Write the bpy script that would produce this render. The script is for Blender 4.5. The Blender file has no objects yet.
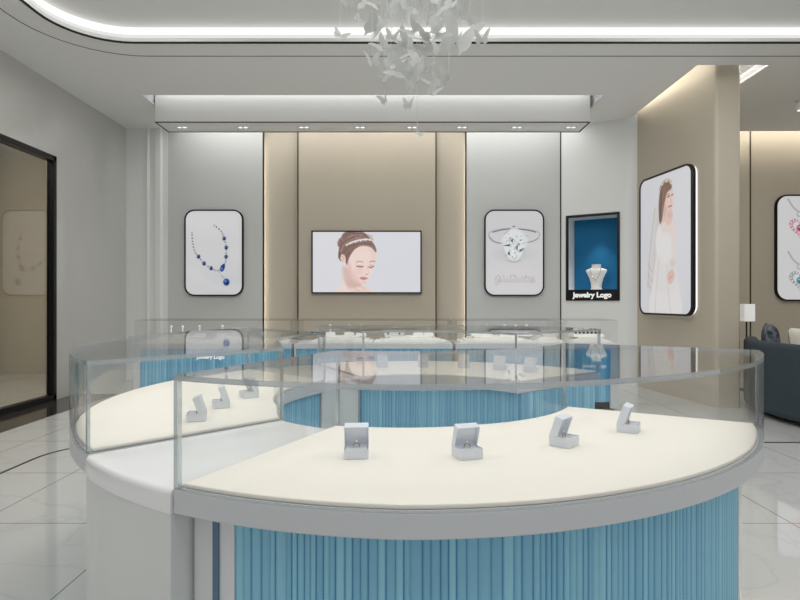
import bpy, bmesh, math, random
import numpy as np
from mathutils import Vector, Matrix

random.seed(7)
C = bpy.context.scene.collection
PI = math.pi
H = 1.22            # eye height
F = 560.0           # focal length in pixels of the 800x600 frame
ZC = 3.85           # ceiling
ZD = 0.74           # counter height
def R(d): return math.radians(d)
def lin(c):
    out = []
    for v in c[:3]:
        v = v / 255.0
        out.append(v / 12.92 if v <= 0.04045 else ((v + 0.055) / 1.055) ** 2.4)
    return tuple(out) + (1.0,)

# ------------------------------------------------------------------ materials
def new_mat(name):
    m = bpy.data.materials.new(name); m.use_nodes = True
    nt = m.node_tree; nt.nodes.clear()
    out = nt.nodes.new('ShaderNodeOutputMaterial')
    return m, nt, out
def N(nt, kind, **kw):
    n = nt.nodes.new(kind)
    for k, v in kw.items(): setattr(n, k, v)
    return n
def mk(name, rgb, rough=0.5, metal=0.0, var=0.04, scale=6.0, spec=0.5, emit=0.0, bump=0.0, coat=0.0):
    m, nt, out = new_mat(name)
    b = N(nt, 'ShaderNodeBsdfPrincipled')
    b.inputs['Roughness'].default_value = rough
    b.inputs['Metallic'].default_value = metal
    b.inputs['Specular IOR Level'].default_value = spec
    b.inputs['Coat Weight'].default_value = coat
    b.inputs['Coat Roughness'].default_value = 0.05
    tc = N(nt, 'ShaderNodeTexCoord'); nz = N(nt, 'ShaderNodeTexNoise')
    nz.inputs['Scale'].default_value = scale; nz.inputs['Detail'].default_value = 3
    nt.links.new(tc.outputs['Object'], nz.inputs['Vector'])
    mx = N(nt, 'ShaderNodeMix', data_type='RGBA')
    c = lin(rgb)
    mx.inputs['A'].default_value = tuple(max(0, v * (1 - var)) for v in c[:3]) + (1,)
    mx.inputs['B'].default_value = tuple(min(1, v * (1 + var)) for v in c[:3]) + (1,)
    nt.links.new(nz.outputs['Fac'], mx.inputs['Factor'])
    nt.links.new(mx.outputs['Result'], b.inputs['Base Color'])
    if emit > 0:
        nt.links.new(mx.outputs['Result'], b.inputs['Emission Color'])
        b.inputs['Emission Strength'].default_value = emit
    if bump > 0:
        bp = N(nt, 'ShaderNodeBump'); bp.inputs['Strength'].default_value = bump
        bp.inputs['Distance'].default_value = 0.01
        n2 = N(nt, 'ShaderNodeTexNoise'); n2.inputs['Scale'].default_value = scale * 40
        nt.links.new(tc.outputs['Object'], n2.inputs['Vector'])
        nt.links.new(n2.outputs['Fac'], bp.inputs['Height'])
        nt.links.new(bp.outputs['Normal'], b.inputs['Normal'])
    nt.links.new(b.outputs['BSDF'], out.inputs['Surface'])
    return m
def emission(name, rgb, strength):
    m, nt, out = new_mat(name)
    e = N(nt, 'ShaderNodeEmission'); e.inputs['Color'].default_value = lin(rgb); e.inputs['Strength'].default_value = strength
    nt.links.new(e.outputs[0], out.inputs['Surface'])
    return m
def glass_mat(name, tint, rough=0.0, ior=1.5, boost=1.0):
    m, nt, out = new_mat(name)
    tr = N(nt, 'ShaderNodeBsdfTransparent'); tr.inputs['Color'].default_value = tint + (1,)
    gl = N(nt, 'ShaderNodeBsdfGlossy'); gl.inputs['Roughness'].default_value = rough
    geo = N(nt, 'ShaderNodeNewGeometry')
    mi = N(nt, 'ShaderNodeMix', data_type='FLOAT')
    mi.inputs['A'].default_value = ior; mi.inputs['B'].default_value = 1.0 / ior
    nt.links.new(geo.outputs['Backfacing'], mi.inputs['Factor'])
    fr = N(nt, 'ShaderNodeFresnel'); nt.links.new(mi.outputs['Result'], fr.inputs['IOR'])
    mul = N(nt, 'ShaderNodeMath', operation='MULTIPLY'); mul.inputs[1].default_value = boost; mul.use_clamp = True
    nt.links.new(fr.outputs[0], mul.inputs[0])
    mx = N(nt, 'ShaderNodeMixShader')
    nt.links.new(mul.outputs[0], mx.inputs[0]); nt.links.new(tr.outputs[0], mx.inputs[1]); nt.links.new(gl.outputs[0], mx.inputs[2])
    nt.links.new(mx.outputs[0], out.inputs['Surface'])
    return m
def edge_mat(name, rgb):
    m, nt, out = new_mat(name)
    tr = N(nt, 'ShaderNodeBsdfTransparent'); tr.inputs['Color'].default_value = lin((198, 212, 218))
    gl = N(nt, 'ShaderNodeBsdfGlossy'); gl.inputs['Roughness'].default_value = 0.08
    df = N(nt, 'ShaderNodeBsdfDiffuse'); df.inputs['Color'].default_value = lin(rgb)
    m1 = N(nt, 'ShaderNodeMixShader'); m1.inputs[0].default_value = 0.6
    m2 = N(nt, 'ShaderNodeMixShader'); m2.inputs[0].default_value = 0.36
    nt.links.new(df.outputs[0], m1.inputs[1]); nt.links.new(gl.outputs[0], m1.inputs[2])
    nt.links.new(m1.outputs[0], m2.inputs[1]); nt.links.new(tr.outputs[0], m2.inputs[2])
    nt.links.new(m2.outputs[0], out.inputs['Surface'])
    return m
def marble(name, base, vein, rough, tile=None, off=(0, 0), seam=(120, 120, 118), scale=1.0, vein_amt=0.5, spec=0.5):
    m, nt, out = new_mat(name)
    b = N(nt, 'ShaderNodeBsdfPrincipled'); b.inputs['Roughness'].default_value = rough
    b.inputs['Specular IOR Level'].default_value = spec
    tc = N(nt, 'ShaderNodeTexCoord')
    mp = N(nt, 'ShaderNodeMapping'); mp.inputs['Scale'].default_value = (scale, scale, scale)
    mp.inputs['Rotation'].default_value = (0.4, 0.3, 0.5)
    nt.links.new(tc.outputs['Object'], mp.inputs['Vector'])
    n1 = N(nt, 'ShaderNodeTexNoise'); n1.inputs['Scale'].default_value = 1.1; n1.inputs['Detail'].default_value = 8
    n1.inputs['Distortion'].default_value = 1.6
    nt.links.new(mp.outputs['Vector'], n1.inputs['Vector'])
    sub = N(nt, 'ShaderNodeMath', operation='SUBTRACT'); sub.inputs[1].default_value = 0.5
    ab = N(nt, 'ShaderNodeMath', operation='ABSOLUTE')
    nt.links.new(n1.outputs['Fac'], sub.inputs[0]); nt.links.new(sub.outputs[0], ab.inputs[0])
    rp = N(nt, 'ShaderNodeMapRange'); rp.inputs['From Min'].default_value = 0.0; rp.inputs['From Max'].default_value = 0.022
    rp.inputs['To Min'].default_value = vein_amt; rp.inputs['To Max'].default_value = 0.0
    nt.links.new(ab.outputs[0], rp.inputs['Value'])
    n2 = N(nt, 'ShaderNodeTexNoise'); n2.inputs['Scale'].default_value = 0.7; n2.inputs['Detail'].default_value = 5
    nt.links.new(mp.outputs['Vector'], n2.inputs['Vector'])
    mul = N(nt, 'ShaderNodeMath', operation='MULTIPLY'); nt.links.new(rp.outputs[0], mul.inputs[0]); nt.links.new(n2.outputs['Fac'], mul.inputs[1])
    mixc = N(nt, 'ShaderNodeMix', data_type='RGBA')
    c = lin(base)
    mixc.inputs['A'].default_value = tuple(v * 0.93 for v in c[:3]) + (1,); mixc.inputs['B'].default_value = tuple(min(1, v * 1.07) for v in c[:3]) + (1,)
    nt.links.new(n2.outputs['Fac'], mixc.inputs['Factor'])
    mv = N(nt, 'ShaderNodeMix', data_type='RGBA'); mv.inputs['B'].default_value = lin(vein)
    nt.links.new(mixc.outputs['Result'], mv.inputs['A']); nt.links.new(mul.outputs[0], mv.inputs['Factor'])
    last = mv.outputs['Result']
    if tile:
        mp2 = N(nt, 'ShaderNodeMapping'); mp2.inputs['Location'].default_value = (off[0], off[1], 0)
        nt.links.new(tc.outputs['Object'], mp2.inputs['Vector'])
        br = N(nt, 'ShaderNodeTexBrick'); br.offset = 0.0; br.inputs['Scale'].default_value = 1.0
        br.inputs['Brick Width'].default_value = tile; br.inputs['Row Height'].default_value = tile
        br.inputs['Mortar Size'].default_value = 0.0035; br.inputs['Mortar Smooth'].default_value = 0.1
        nt.links.new(mp2.outputs['Vector'], br.inputs['Vector'])
        ms = N(nt, 'ShaderNodeMix', data_type='RGBA'); ms.inputs['B'].default_value = lin(seam)
        nt.links.new(last, ms.inputs['A']); nt.links.new(br.outputs['Fac'], ms.inputs['Factor'])
        last = ms.outputs['Result']
    nt.links.new(last, b.inputs['Base Color'])
    nt.links.new(b.outputs[0], out.inputs['Surface'])
    return m
def print_mat(name, emit, refl=0.5):
    m, nt, out = new_mat(name)
    b = N(nt, 'ShaderNodeBsdfPrincipled'); b.inputs['Roughness'].default_value = 0.35
    at = N(nt, 'ShaderNodeAttribute'); at.attribute_name = 'ink'
    sc = N(nt, 'ShaderNodeMix', data_type='RGBA'); sc.inputs['Factor'].default_value = 1 - refl
    sc.inputs['B'].default_value = (0, 0, 0, 1)
    nt.links.new(at.outputs['Color'], sc.inputs['A'])
    nt.links.new(sc.outputs['Result'], b.inputs['Base Color']); nt.links.new(at.outputs['Color'], b.inputs['Emission Color'])
    b.inputs['Emission Strength'].default_value = emit
    nt.links.new(b.outputs[0], out.inputs['Surface'])
    return m
def wing_mat(name):
    m, nt, out = new_mat(name)
    d = N(nt, 'ShaderNodeBsdfDiffuse'); t = N(nt, 'ShaderNodeBsdfTranslucent')
    nz = N(nt, 'ShaderNodeTexNoise'); nz.inputs['Scale'].default_value = 9
    tc = N(nt, 'ShaderNodeTexCoord'); nt.links.new(tc.outputs['Object'], nz.inputs['Vector'])
    mx = N(nt, 'ShaderNodeMix', data_type='RGBA'); mx.inputs['A'].default_value = lin((206, 208, 207)); mx.inputs['B'].default_value = lin((240, 241, 240))
    nt.links.new(nz.outputs['Fac'], mx.inputs['Factor'])
    nt.links.new(mx.outputs['Result'], d.inputs['Color']); nt.links.new(mx.outputs['Result'], t.inputs['Color'])
    s = N(nt, 'ShaderNodeMixShader'); s.inputs[0].default_value = 0.5
    nt.links.new(d.outputs[0], s.inputs[1]); nt.links.new(t.outputs[0], s.inputs[2]); nt.links.new(s.outputs[0], out.inputs['Surface'])
    return m
def flute_mat(name, dark, light):
    """blue ribbed panel: the tone drifts irregularly from rib to rib, as dyed strips do"""
    m, nt, out = new_mat(name)
    b = N(nt, 'ShaderNodeBsdfPrincipled'); b.inputs['Roughness'].default_value = 0.28
    at = N(nt, 'ShaderNodeAttribute'); at.attribute_name = 'tone'
    mx = N(nt, 'ShaderNodeMix', data_type='RGBA'); mx.inputs['A'].default_value = lin(dark); mx.inputs['B'].default_value = lin(light)
    nt.links.new(at.outputs['Fac'], mx.inputs['Factor']); nt.links.new(mx.outputs['Result'], b.inputs['Base Color'])
    nt.links.new(b.outputs[0], out.inputs['Surface'])
    return m

M = {}
M['ceiling'] = mk('ceiling_paint', (238, 238, 236), 0.85, var=0.012, scale=1.5)
M['white'] = mk('white_lacquer', (232, 233, 235), 0.25, var=0.01, scale=2)
M['gloss_white'] = mk('polished_white_lacquer', (226, 228, 230), 0.07, var=0.012, scale=2, coat=0.4)
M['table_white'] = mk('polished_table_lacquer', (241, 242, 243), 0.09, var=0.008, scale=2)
M['table_front_shade'] = mk('shaded_table_lacquer', (222, 225, 223), 0.09, var=0.008, scale=2)  # greyer copy of the table lacquer, shade of the front put into the colour
M['slab'] = mk('satin_white_counter_edge', (206, 209, 212), 0.35, var=0.01)
M['cream'] = mk('cream_suede', (244, 239, 230), 0.9, var=0.012, scale=14, bump=0.05)
M['blue'] = flute_mat('blue_fluted_panel', (72, 146, 194), (152, 212, 232))
M['glass'] = glass_mat('clear_glass', (0.988, 0.991, 0.989), ior=1.38, boost=0.74)
M['caseglass'] = glass_mat('thin_low_iron_glass', (0.992, 0.993, 0.992), ior=1.22)
M['doorglass'] = glass_mat('tinted_door_glass', (0.80, 0.79, 0.76), boost=1.2)
M['edge'] = edge_mat('polished_glass_edge', (206, 213, 216))
M['black'] = mk('black_metal', (14, 14, 15), 0.35, metal=0.3, var=0.1)
M['blacktrim'] = mk('black_shadow_trim', (20, 19, 18), 0.6, var=0.05)
M['bronze'] = mk('dark_bronze_trim', (70, 58, 42), 0.5, metal=0.4, var=0.05)
M['toe'] = mk('dark_plinth', (42, 42, 44), 0.4)
M['greywall'] = mk('grey_wall_panel', (206, 207, 205), 0.55, var=0.015, scale=1.2)
M['palewall'] = mk('pale_wall_plaster', (232, 233, 231), 0.5, var=0.012, scale=1.2)
M['beige'] = mk('beige_wallcovering', (191, 182, 165), 0.6, var=0.03, scale=3)
M['marblewall'] = marble('grey_wall_marble', (196, 196, 192), (208, 209, 206), 0.12, tile=None, scale=0.7, vein_amt=0.35)
M['floor'] = marble('pale_floor_marble', (196, 197, 196), (150, 152, 154), 0.045, tile=0.89, off=(0.53, 0.50), scale=0.8, vein_amt=0.38, spec=1.0)
M['darkfloor'] = marble('dark_threshold_marble', (52, 48, 45), (90, 84, 78), 0.1, scale=1.4)
M['led'] = emission('led_diffuser', (255, 253, 248), 1.15)
M['lip_glow'] = emission('glowing_recess_lip', (250, 250, 247), 0.84)  # recess lip is no lamp, glow added to brighten it
M['led_warm'] = emission('warm_led_diffuser', (255, 240, 214), 1.6)
M['lamp'] = emission('downlight_lens', (255, 252, 244), 1.4)
M['chrome'] = mk('polished_chrome', (200, 202, 205), 0.12, metal=1.0, var=0.02)
M['gold'] = mk('pale_gold', (214, 180, 112), 0.2, metal=1.0, var=0.03)
M['stone'] = mk('cut_diamond', (238, 242, 246), 0.05, spec=1.0, var=0.1, scale=300)
M['box'] = mk('pale_blue_leatherette', (226, 231, 239), 0.45, var=0.02, scale=40)
M['boxlining'] = mk('white_velvet', (226, 230, 238), 0.9, var=0.02, scale=60)
M['display'] = mk('white_display_leatherette', (238, 237, 233), 0.5, var=0.01)
M['pearl'] = mk('pearl', (228, 226, 222), 0.15, var=0.04)
M['gem'] = mk('dark_gem', (28, 30, 40), 0.1, var=0.3, scale=90)
M['bluewall'] = mk('deep_blue_suede', (0, 104, 152), 0.75, var=0.06, scale=3)
M['text'] = mk('white_sign_lettering', (244, 244, 242), 0.5, var=0.01, emit=0.35)
M['sofa'] = mk('dark_slate_upholstery', (48, 60, 68), 0.75, var=0.12, scale=12, bump=0.1)
M['sofaseat'] = mk('dark_slate_seat_fabric', (56, 68, 76), 0.8, var=0.1, scale=12)
M['cushion_cream'] = mk('cream_linen', (222, 218, 204), 0.9, var=0.05, scale=30, bump=0.1)
M['wing'] = wing_mat('frosted_butterfly_wing')
M['wire'] = mk('clear_nylon_wire', (214, 216, 216), 0.3, var=0.02)
M['lampshade'] = mk('white_lampshade', (236, 236, 232), 0.7, var=0.01, emit=0.35)
M['print'] = print_mat("backlit_poster_print", 0.58, 0.35)
M['screen'] = print_mat('television_picture', 0.80, 0.12)
def pattern_cushion():
    m, nt, out = new_mat('blue_grey_brushed_pattern')
    b = N(nt, 'ShaderNodeBsdfPrincipled'); b.inputs['Roughness'].default_value = 0.5
    tc = N(nt, 'ShaderNodeTexCoord'); w = N(nt, 'ShaderNodeTexNoise'); w.inputs['Scale'].default_value = 14; w.inputs['Detail'].default_value = 4
    nt.links.new(tc.outputs['Object'], w.inputs['Vector'])
    cr = N(nt, 'ShaderNodeValToRGB'); cr.color_ramp.elements[0].position = 0.42; cr.color_ramp.elements[0].color = lin((34, 42, 56))
    cr.color_ramp.elements[1].position = 0.66; cr.color_ramp.elements[1].color = lin((132, 140, 150))
    nt.links.new(w.outputs['Fac'], cr.inputs[0]); nt.links.new(cr.outputs[0], b.inputs['Base Color']); nt.links.new(b.outputs[0], out.inputs['Surface'])
    return m
M['cushion_dark'] = pattern_cushion()

# ------------------------------------------------------------------ object helpers
def wm(o):
    return wm(o.parent) @ o.matrix_basis if o.parent else o.matrix_basis.copy()
def tag(o, label, cat, group=None, kind=None):
    if label: o['label'] = label
    if cat: o['category'] = cat
    if group: o['group'] = group
    if kind: o['kind'] = kind
    return o
def thing(name, label, cat, loc=(0, 0, 0), rz=0.0, group=None):
    o = bpy.data.objects.new(name, None); C.objects.link(o)
    o.empty_display_size = 0.1
    o.location = loc; o.rotation_euler = (0, 0, rz)
    return tag(o, label, cat, group)
def copy_tree(o, parent=None):
    c = o.copy(); C.objects.link(c); c.parent = parent
    for ch in list(o.children): copy_tree(ch, c)
    return c

class MB:
    def __init__(s): s.b = bmesh.new(); s.tone = None
    def face(s, vs, mi=0):
        try:
            f = s.b.faces.new(vs); f.material_index = mi; return f
        except ValueError: return None
    def box(s, x0, x1, y0, y1, z0, z1, mi=0):
        v = [s.b.verts.new(p) for p in ((x0, y0, z0), (x1, y0, z0), (x1, y1, z0), (x0, y1, z0), (x0, y0, z1), (x1, y0, z1), (x1, y1, z1), (x0, y1, z1))]
        for q in ((3, 2, 1, 0), (4, 5, 6, 7), (0, 1, 5, 4), (1, 2, 6, 5), (2, 3, 7, 6), (3, 0, 4, 7)): s.face([v[i] for i in q], mi)
        return s
    def prism(s, pts, z0, z1, cap=True):
        n = len(pts)
        a = [s.b.verts.new((p[0], p[1], z0)) for p in pts]; c = [s.b.verts.new((p[0], p[1], z1)) for p in pts]
        for i in range(n): s.face([a[i], a[(i + 1) % n], c[(i + 1) % n], c[i]])
        if cap: s.face(a[::-1]); s.face(c)
        return s
    def frustum(s, cx, cy, z0, z1, wx0, wy0, wx1, wy1):
        lo = [(cx + sx * wx0 / 2, cy + sy * wy0 / 2, z0) for sx, sy in ((-1, -1), (1, -1), (1, 1), (-1, 1))]
        hi = [(cx + sx * wx1 / 2, cy + sy * wy1 / 2, z1) for sx, sy in ((-1, -1), (1, -1), (1, 1), (-1, 1))]
        v = [s.b.verts.new(p) for p in lo + hi]
        for q in ((3, 2, 1, 0), (4, 5, 6, 7), (0, 1, 5, 4), (1, 2, 6, 5), (2, 3, 7, 6), (3, 0, 4, 7)): s.face([v[i] for i in q])
        return s
    def loft(s, rings, cap=True):
        vs = [[s.b.verts.new(p) for p in r] for r in rings]; n = len(rings[0])
        for a, c in zip(vs, vs[1:]):
            for i in range(n): s.face([a[i], a[(i + 1) % n], c[(i + 1) % n], c[i]])
        if cap: s.face(vs[0][::-1]); s.face(vs[-1])
        return s
    def lathe(s, prof, cx=0, cy=0, z=0, seg=20, ax=1.0, ay=1.0):
        return s.loft([[(cx + r * ax * math.cos(2 * PI * i / seg), cy + r * ay * math.sin(2 * PI * i / seg), z + h) for i in range(seg)] for r, h in prof])
    def tube(s, pts, r, seg=8, closed=False):
        pts = [Vector(p) for p in pts]; rings = []; n = len(pts)
        for i, p in enumerate(pts):
            if closed: t = pts[(i + 1) % n] - pts[i - 1]
            else: t = pts[min(i + 1, n - 1)] - pts[max(i - 1, 0)]
            t.normalize()
            up = Vector((0, 0, 1)) if abs(t.z) < 0.9 else Vector((1, 0, 0))
            u = t.cross(up).normalized(); w = u.cross(t)
            rings.append([tuple(p + (u * math.cos(2 * PI * k / seg) + w * math.sin(2 * PI * k / seg)) * r) for k in range(seg)])
        if closed: rings.append(rings[0])
        s.loft(rings, cap=not closed)
        if closed: bmesh.ops.remove_doubles(s.b, verts=s.b.verts, dist=1e-6)
        return s
    def sphere(s, c, r, seg=12):
        bmesh.ops.create_uvsphere(s.b, u_segments=seg, v_segments=max(6, seg * 2 // 3), radius=r, matrix=Matrix.Translation(c)); return s
    def sector(s, cen, t0, t1, ri, ro, z0, z1, n=48, edge_faces=(), mi_edge=1):
        """annular block; edge_faces: which of top bottom ends inner outer use the second material"""
        fri = ri if callable(ri) else (lambda t: ri); fro = ro if callable(ro) else (lambda t: ro)
        cols = []
        for i in range(n + 1):
            t = t0 + (t1 - t0) * i / n; a = R(t); c_, s_ = math.cos(a), math.sin(a)
            P = lambda r, z: s.b.verts.new((cen[0] + r * c_, cen[1] + r * s_, z))
            cols.append((P(fri(t), z0), P(fro(t), z0), P(fro(t), z1), P(fri(t), z1)))
        e = lambda k: mi_edge if k in edge_faces else 0
        for a, c in zip(cols, cols[1:]):
            s.face([a[0], c[0], c[1], a[1]], e('bottom')); s.face([a[1], c[1], c[2], a[2]], e('outer'))
            s.face([a[2], c[2], c[3], a[3]], e('top')); s.face([a[3], c[3], c[0], a[0]], e('inner'))
        s.face(list(cols[0]), e('ends')); s.face(list(cols[-1])[::-1], e('ends'))
        return s
    def ring_profile(s, cen, t0, t1, ri, ro, zt, zb, rad, n=30):
        """annular block whose upper outer and inner corners are rounded"""
        fro_ = ro if callable(ro) else (lambda t: ro); fri_ = ri if callable(ri) else (lambda t: ri); rings = []
        for i in range(n + 1):
            t = t0 + (t1 - t0) * i / n; o, q = fro_(t), fri_(t); prof = [(q, zb), (o, zb)]
            prof += [(o - rad + rad * math.cos(k * PI / 10), zt - rad + rad * math.sin(k * PI / 10)) for k in range(6)]
            prof += [(q + rad - rad * math.sin(k * PI / 10), zt - rad + rad * math.cos(k * PI / 10)) for k in range(6)]
            rings.append([(cen[0] + r * math.cos(R(t)), cen[1] + r * math.sin(R(t)), z) for r, z in prof])
        return s.loft(rings)
    def radial(s, cen, t, r0, r1, z0, z1, th, shift, edge=True):
        a = R(t); c_, s_ = math.cos(a), math.sin(a); nx, ny = -s_ * th / 2, c_ * th / 2
        cen = (cen[0] - s_ * shift, cen[1] + c_ * shift)
        p = [(cen[0] + r0 * c_ - nx, cen[1] + r0 * s_ - ny), (cen[0] + r1 * c_ - nx, cen[1] + r1 * s_ - ny), (cen[0] + r1 * c_ + nx, cen[1] + r1 * s_ + ny), (cen[0] + r0 * c_ + nx, cen[1] + r0 * s_ + ny)]
        lo = [s.b.verts.new((q[0], q[1], z0)) for q in p]; hi = [s.b.verts.new((q[0], q[1], z1)) for q in p]
        for i in range(4): s.face([lo[i], lo[(i + 1) % 4], hi[(i + 1) % 4], hi[i]], 1 if (edge and i % 2 == 1) else 0)
        s.face(lo[::-1], 1 if edge else 0); s.face(hi, 1 if edge else 0)
        return s
    def strip(s, pts, nrm, z0, z1, tones):
        """open ribbed skin through plan points with a rib tone per point, plus a back skin"""
        lay = s.b.verts.layers.float.get('tone') or s.b.verts.layers.float.new('tone')
        cols = []
        for p, nn, t in zip(pts, nrm, tones):
            q = (p[0] - nn[0] * 0.03, p[1] - nn[1] * 0.03)
            v = [s.b.verts.new((p[0], p[1], z0)), s.b.verts.new((p[0], p[1], z1)), s.b.verts.new((q[0], q[1], z1)), s.b.verts.new((q[0], q[1], z0))]
            for k in v: k[lay] = t
            cols.append(v)
        for a, c in zip(cols, cols[1:]):
            for k in range(4): s.face([a[k], c[k], c[(k + 1) % 4], a[(k + 1) % 4]])
        s.face(cols[0][::-1]); s.face(cols[-1])
        return s
    def xf(s, mat): bmesh.ops.transform(s.b, matrix=mat, verts=s.b.verts); return s
    def build(s, name, mats, parent=None, loc=None, bevel=0.0, smooth=False, bseg=2, local=False):
        bmesh.ops.recalc_face_normals(s.b, faces=s.b.faces)
        if smooth:
            for f in s.b.faces: f.smooth = True
        me = bpy.data.meshes.new(name)
        if parent and not local: bmesh.ops.transform(s.b, matrix=wm(parent).inverted(), verts=s.b.verts)
        if loc is not None and not parent: bmesh.ops.translate(s.b, vec=-Vector(loc), verts=s.b.verts)
        s.b.to_mesh(me); s.b.free()
        for m in (mats if isinstance(mats, (list, tuple)) else [mats]): me.materials.append(M[m] if isinstance(m, str) else m)
        o = bpy.data.objects.new(name, me); C.objects.link(o)
        if parent: o.parent = parent
        elif loc is not None: o.location = loc
        if bevel > 0:
            bv = o.modifiers.new('bevel', 'BEVEL'); bv.width = bevel; bv.segments = bseg; bv.limit_method = 'ANGLE'; bv.angle_limit = R(40)
        if smooth:
            try: me.set_sharp_from_angle(angle=R(40))
            except Exception: pass
        return o
def struct(o): o['kind'] = 'structure'; return o

def fill2d(loops, z0, z1):
    """plan outlines (the first the outside, the others holes) turned into a slab; returns MB in world space"""
    cu = bpy.data.curves.new('outline', 'CURVE'); cu.dimensions = '2D'; cu.fill_mode = 'BOTH'
    for lp in loops:
        sp = cu.splines.new('POLY'); sp.points.add(len(lp) - 1)
        for p, q in zip(sp.points, lp): p.co = (q[0], q[1], 0, 1)
        sp.use_cyclic_u = True
    cu.extrude = abs(z1 - z0) / 2
    ob = bpy.data.objects.new('outline', cu); C.objects.link(ob)
    dg = bpy.context.evaluated_depsgraph_get(); me = bpy.data.meshes.new_from_object(ob.evaluated_get(dg))
    mb = MB(); mb.b.from_mesh(me)
    bpy.data.objects.remove(ob); bpy.data.curves.remove(cu); bpy.data.meshes.remove(me)
    bmesh.ops.remove_doubles(mb.b, verts=mb.b.verts, dist=1e-5)
    bmesh.ops.translate(mb.b, vec=(0, 0, (z0 + z1) / 2), verts=mb.b.verts)
    return mb
def rrect(x0, x1, y0, y1, r, seg=10):
    pts = []
    for cx, cy, a0 in ((x1 - r, y1 - r, 0), (x0 + r, y1 - r, 90), (x0 + r, y0 + r, 180), (x1 - r, y0 + r, 270)):
        for i in range(seg + 1):
            a = R(a0 + 90 * i / seg); pts.append((cx + r * math.cos(a), cy + r * math.sin(a)))
    return pts
def rect(x0, x1, y0, y1): return [(x0, y0), (x1, y0), (x1, y1), (x0, y1)]
def text_mb(body, size, bold, ext=0.002):
    cu = bpy.data.curves.new('lettering', 'FONT'); cu.body = body; cu.size = size; cu.offset = bold; cu.extrude = ext
    cu.align_x = 'CENTER'; cu.align_y = 'CENTER'; cu.resolution_u = 4
    ob = bpy.data.objects.new('lettering', cu); C.objects.link(ob)
    dg = bpy.context.evaluated_depsgraph_get(); me = bpy.data.meshes.new_from_object(ob.evaluated_get(dg))
    mb = MB(); mb.b.from_mesh(me)
    bpy.data.objects.remove(ob); bpy.data.curves.remove(cu); bpy.data.meshes.remove(me)
    return mb
def frame_mat4(o, u, v):
    """matrix taking local x->u, y->v, z->u x v, origin o"""
    u = Vector(u).normalized(); v = Vector(v).normalized(); w = u.cross(v)
    return Matrix(((u.x, v.x, w.x, o[0]), (u.y, v.y, w.y, o[1]), (u.z, v.z, w.z, o[2]), (0, 0, 0, 1)))

def area(name, loc, sx, sy, power, col, rot):
    l = bpy.data.lights.new(name, 'AREA'); l.shape = 'RECTANGLE'; l.size = sx; l.size_y = sy; l.energy = power; l.color = col
    o = bpy.data.objects.new(name, l); C.objects.link(o); o.location = loc; o.rotation_euler = rot; return o
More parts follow.
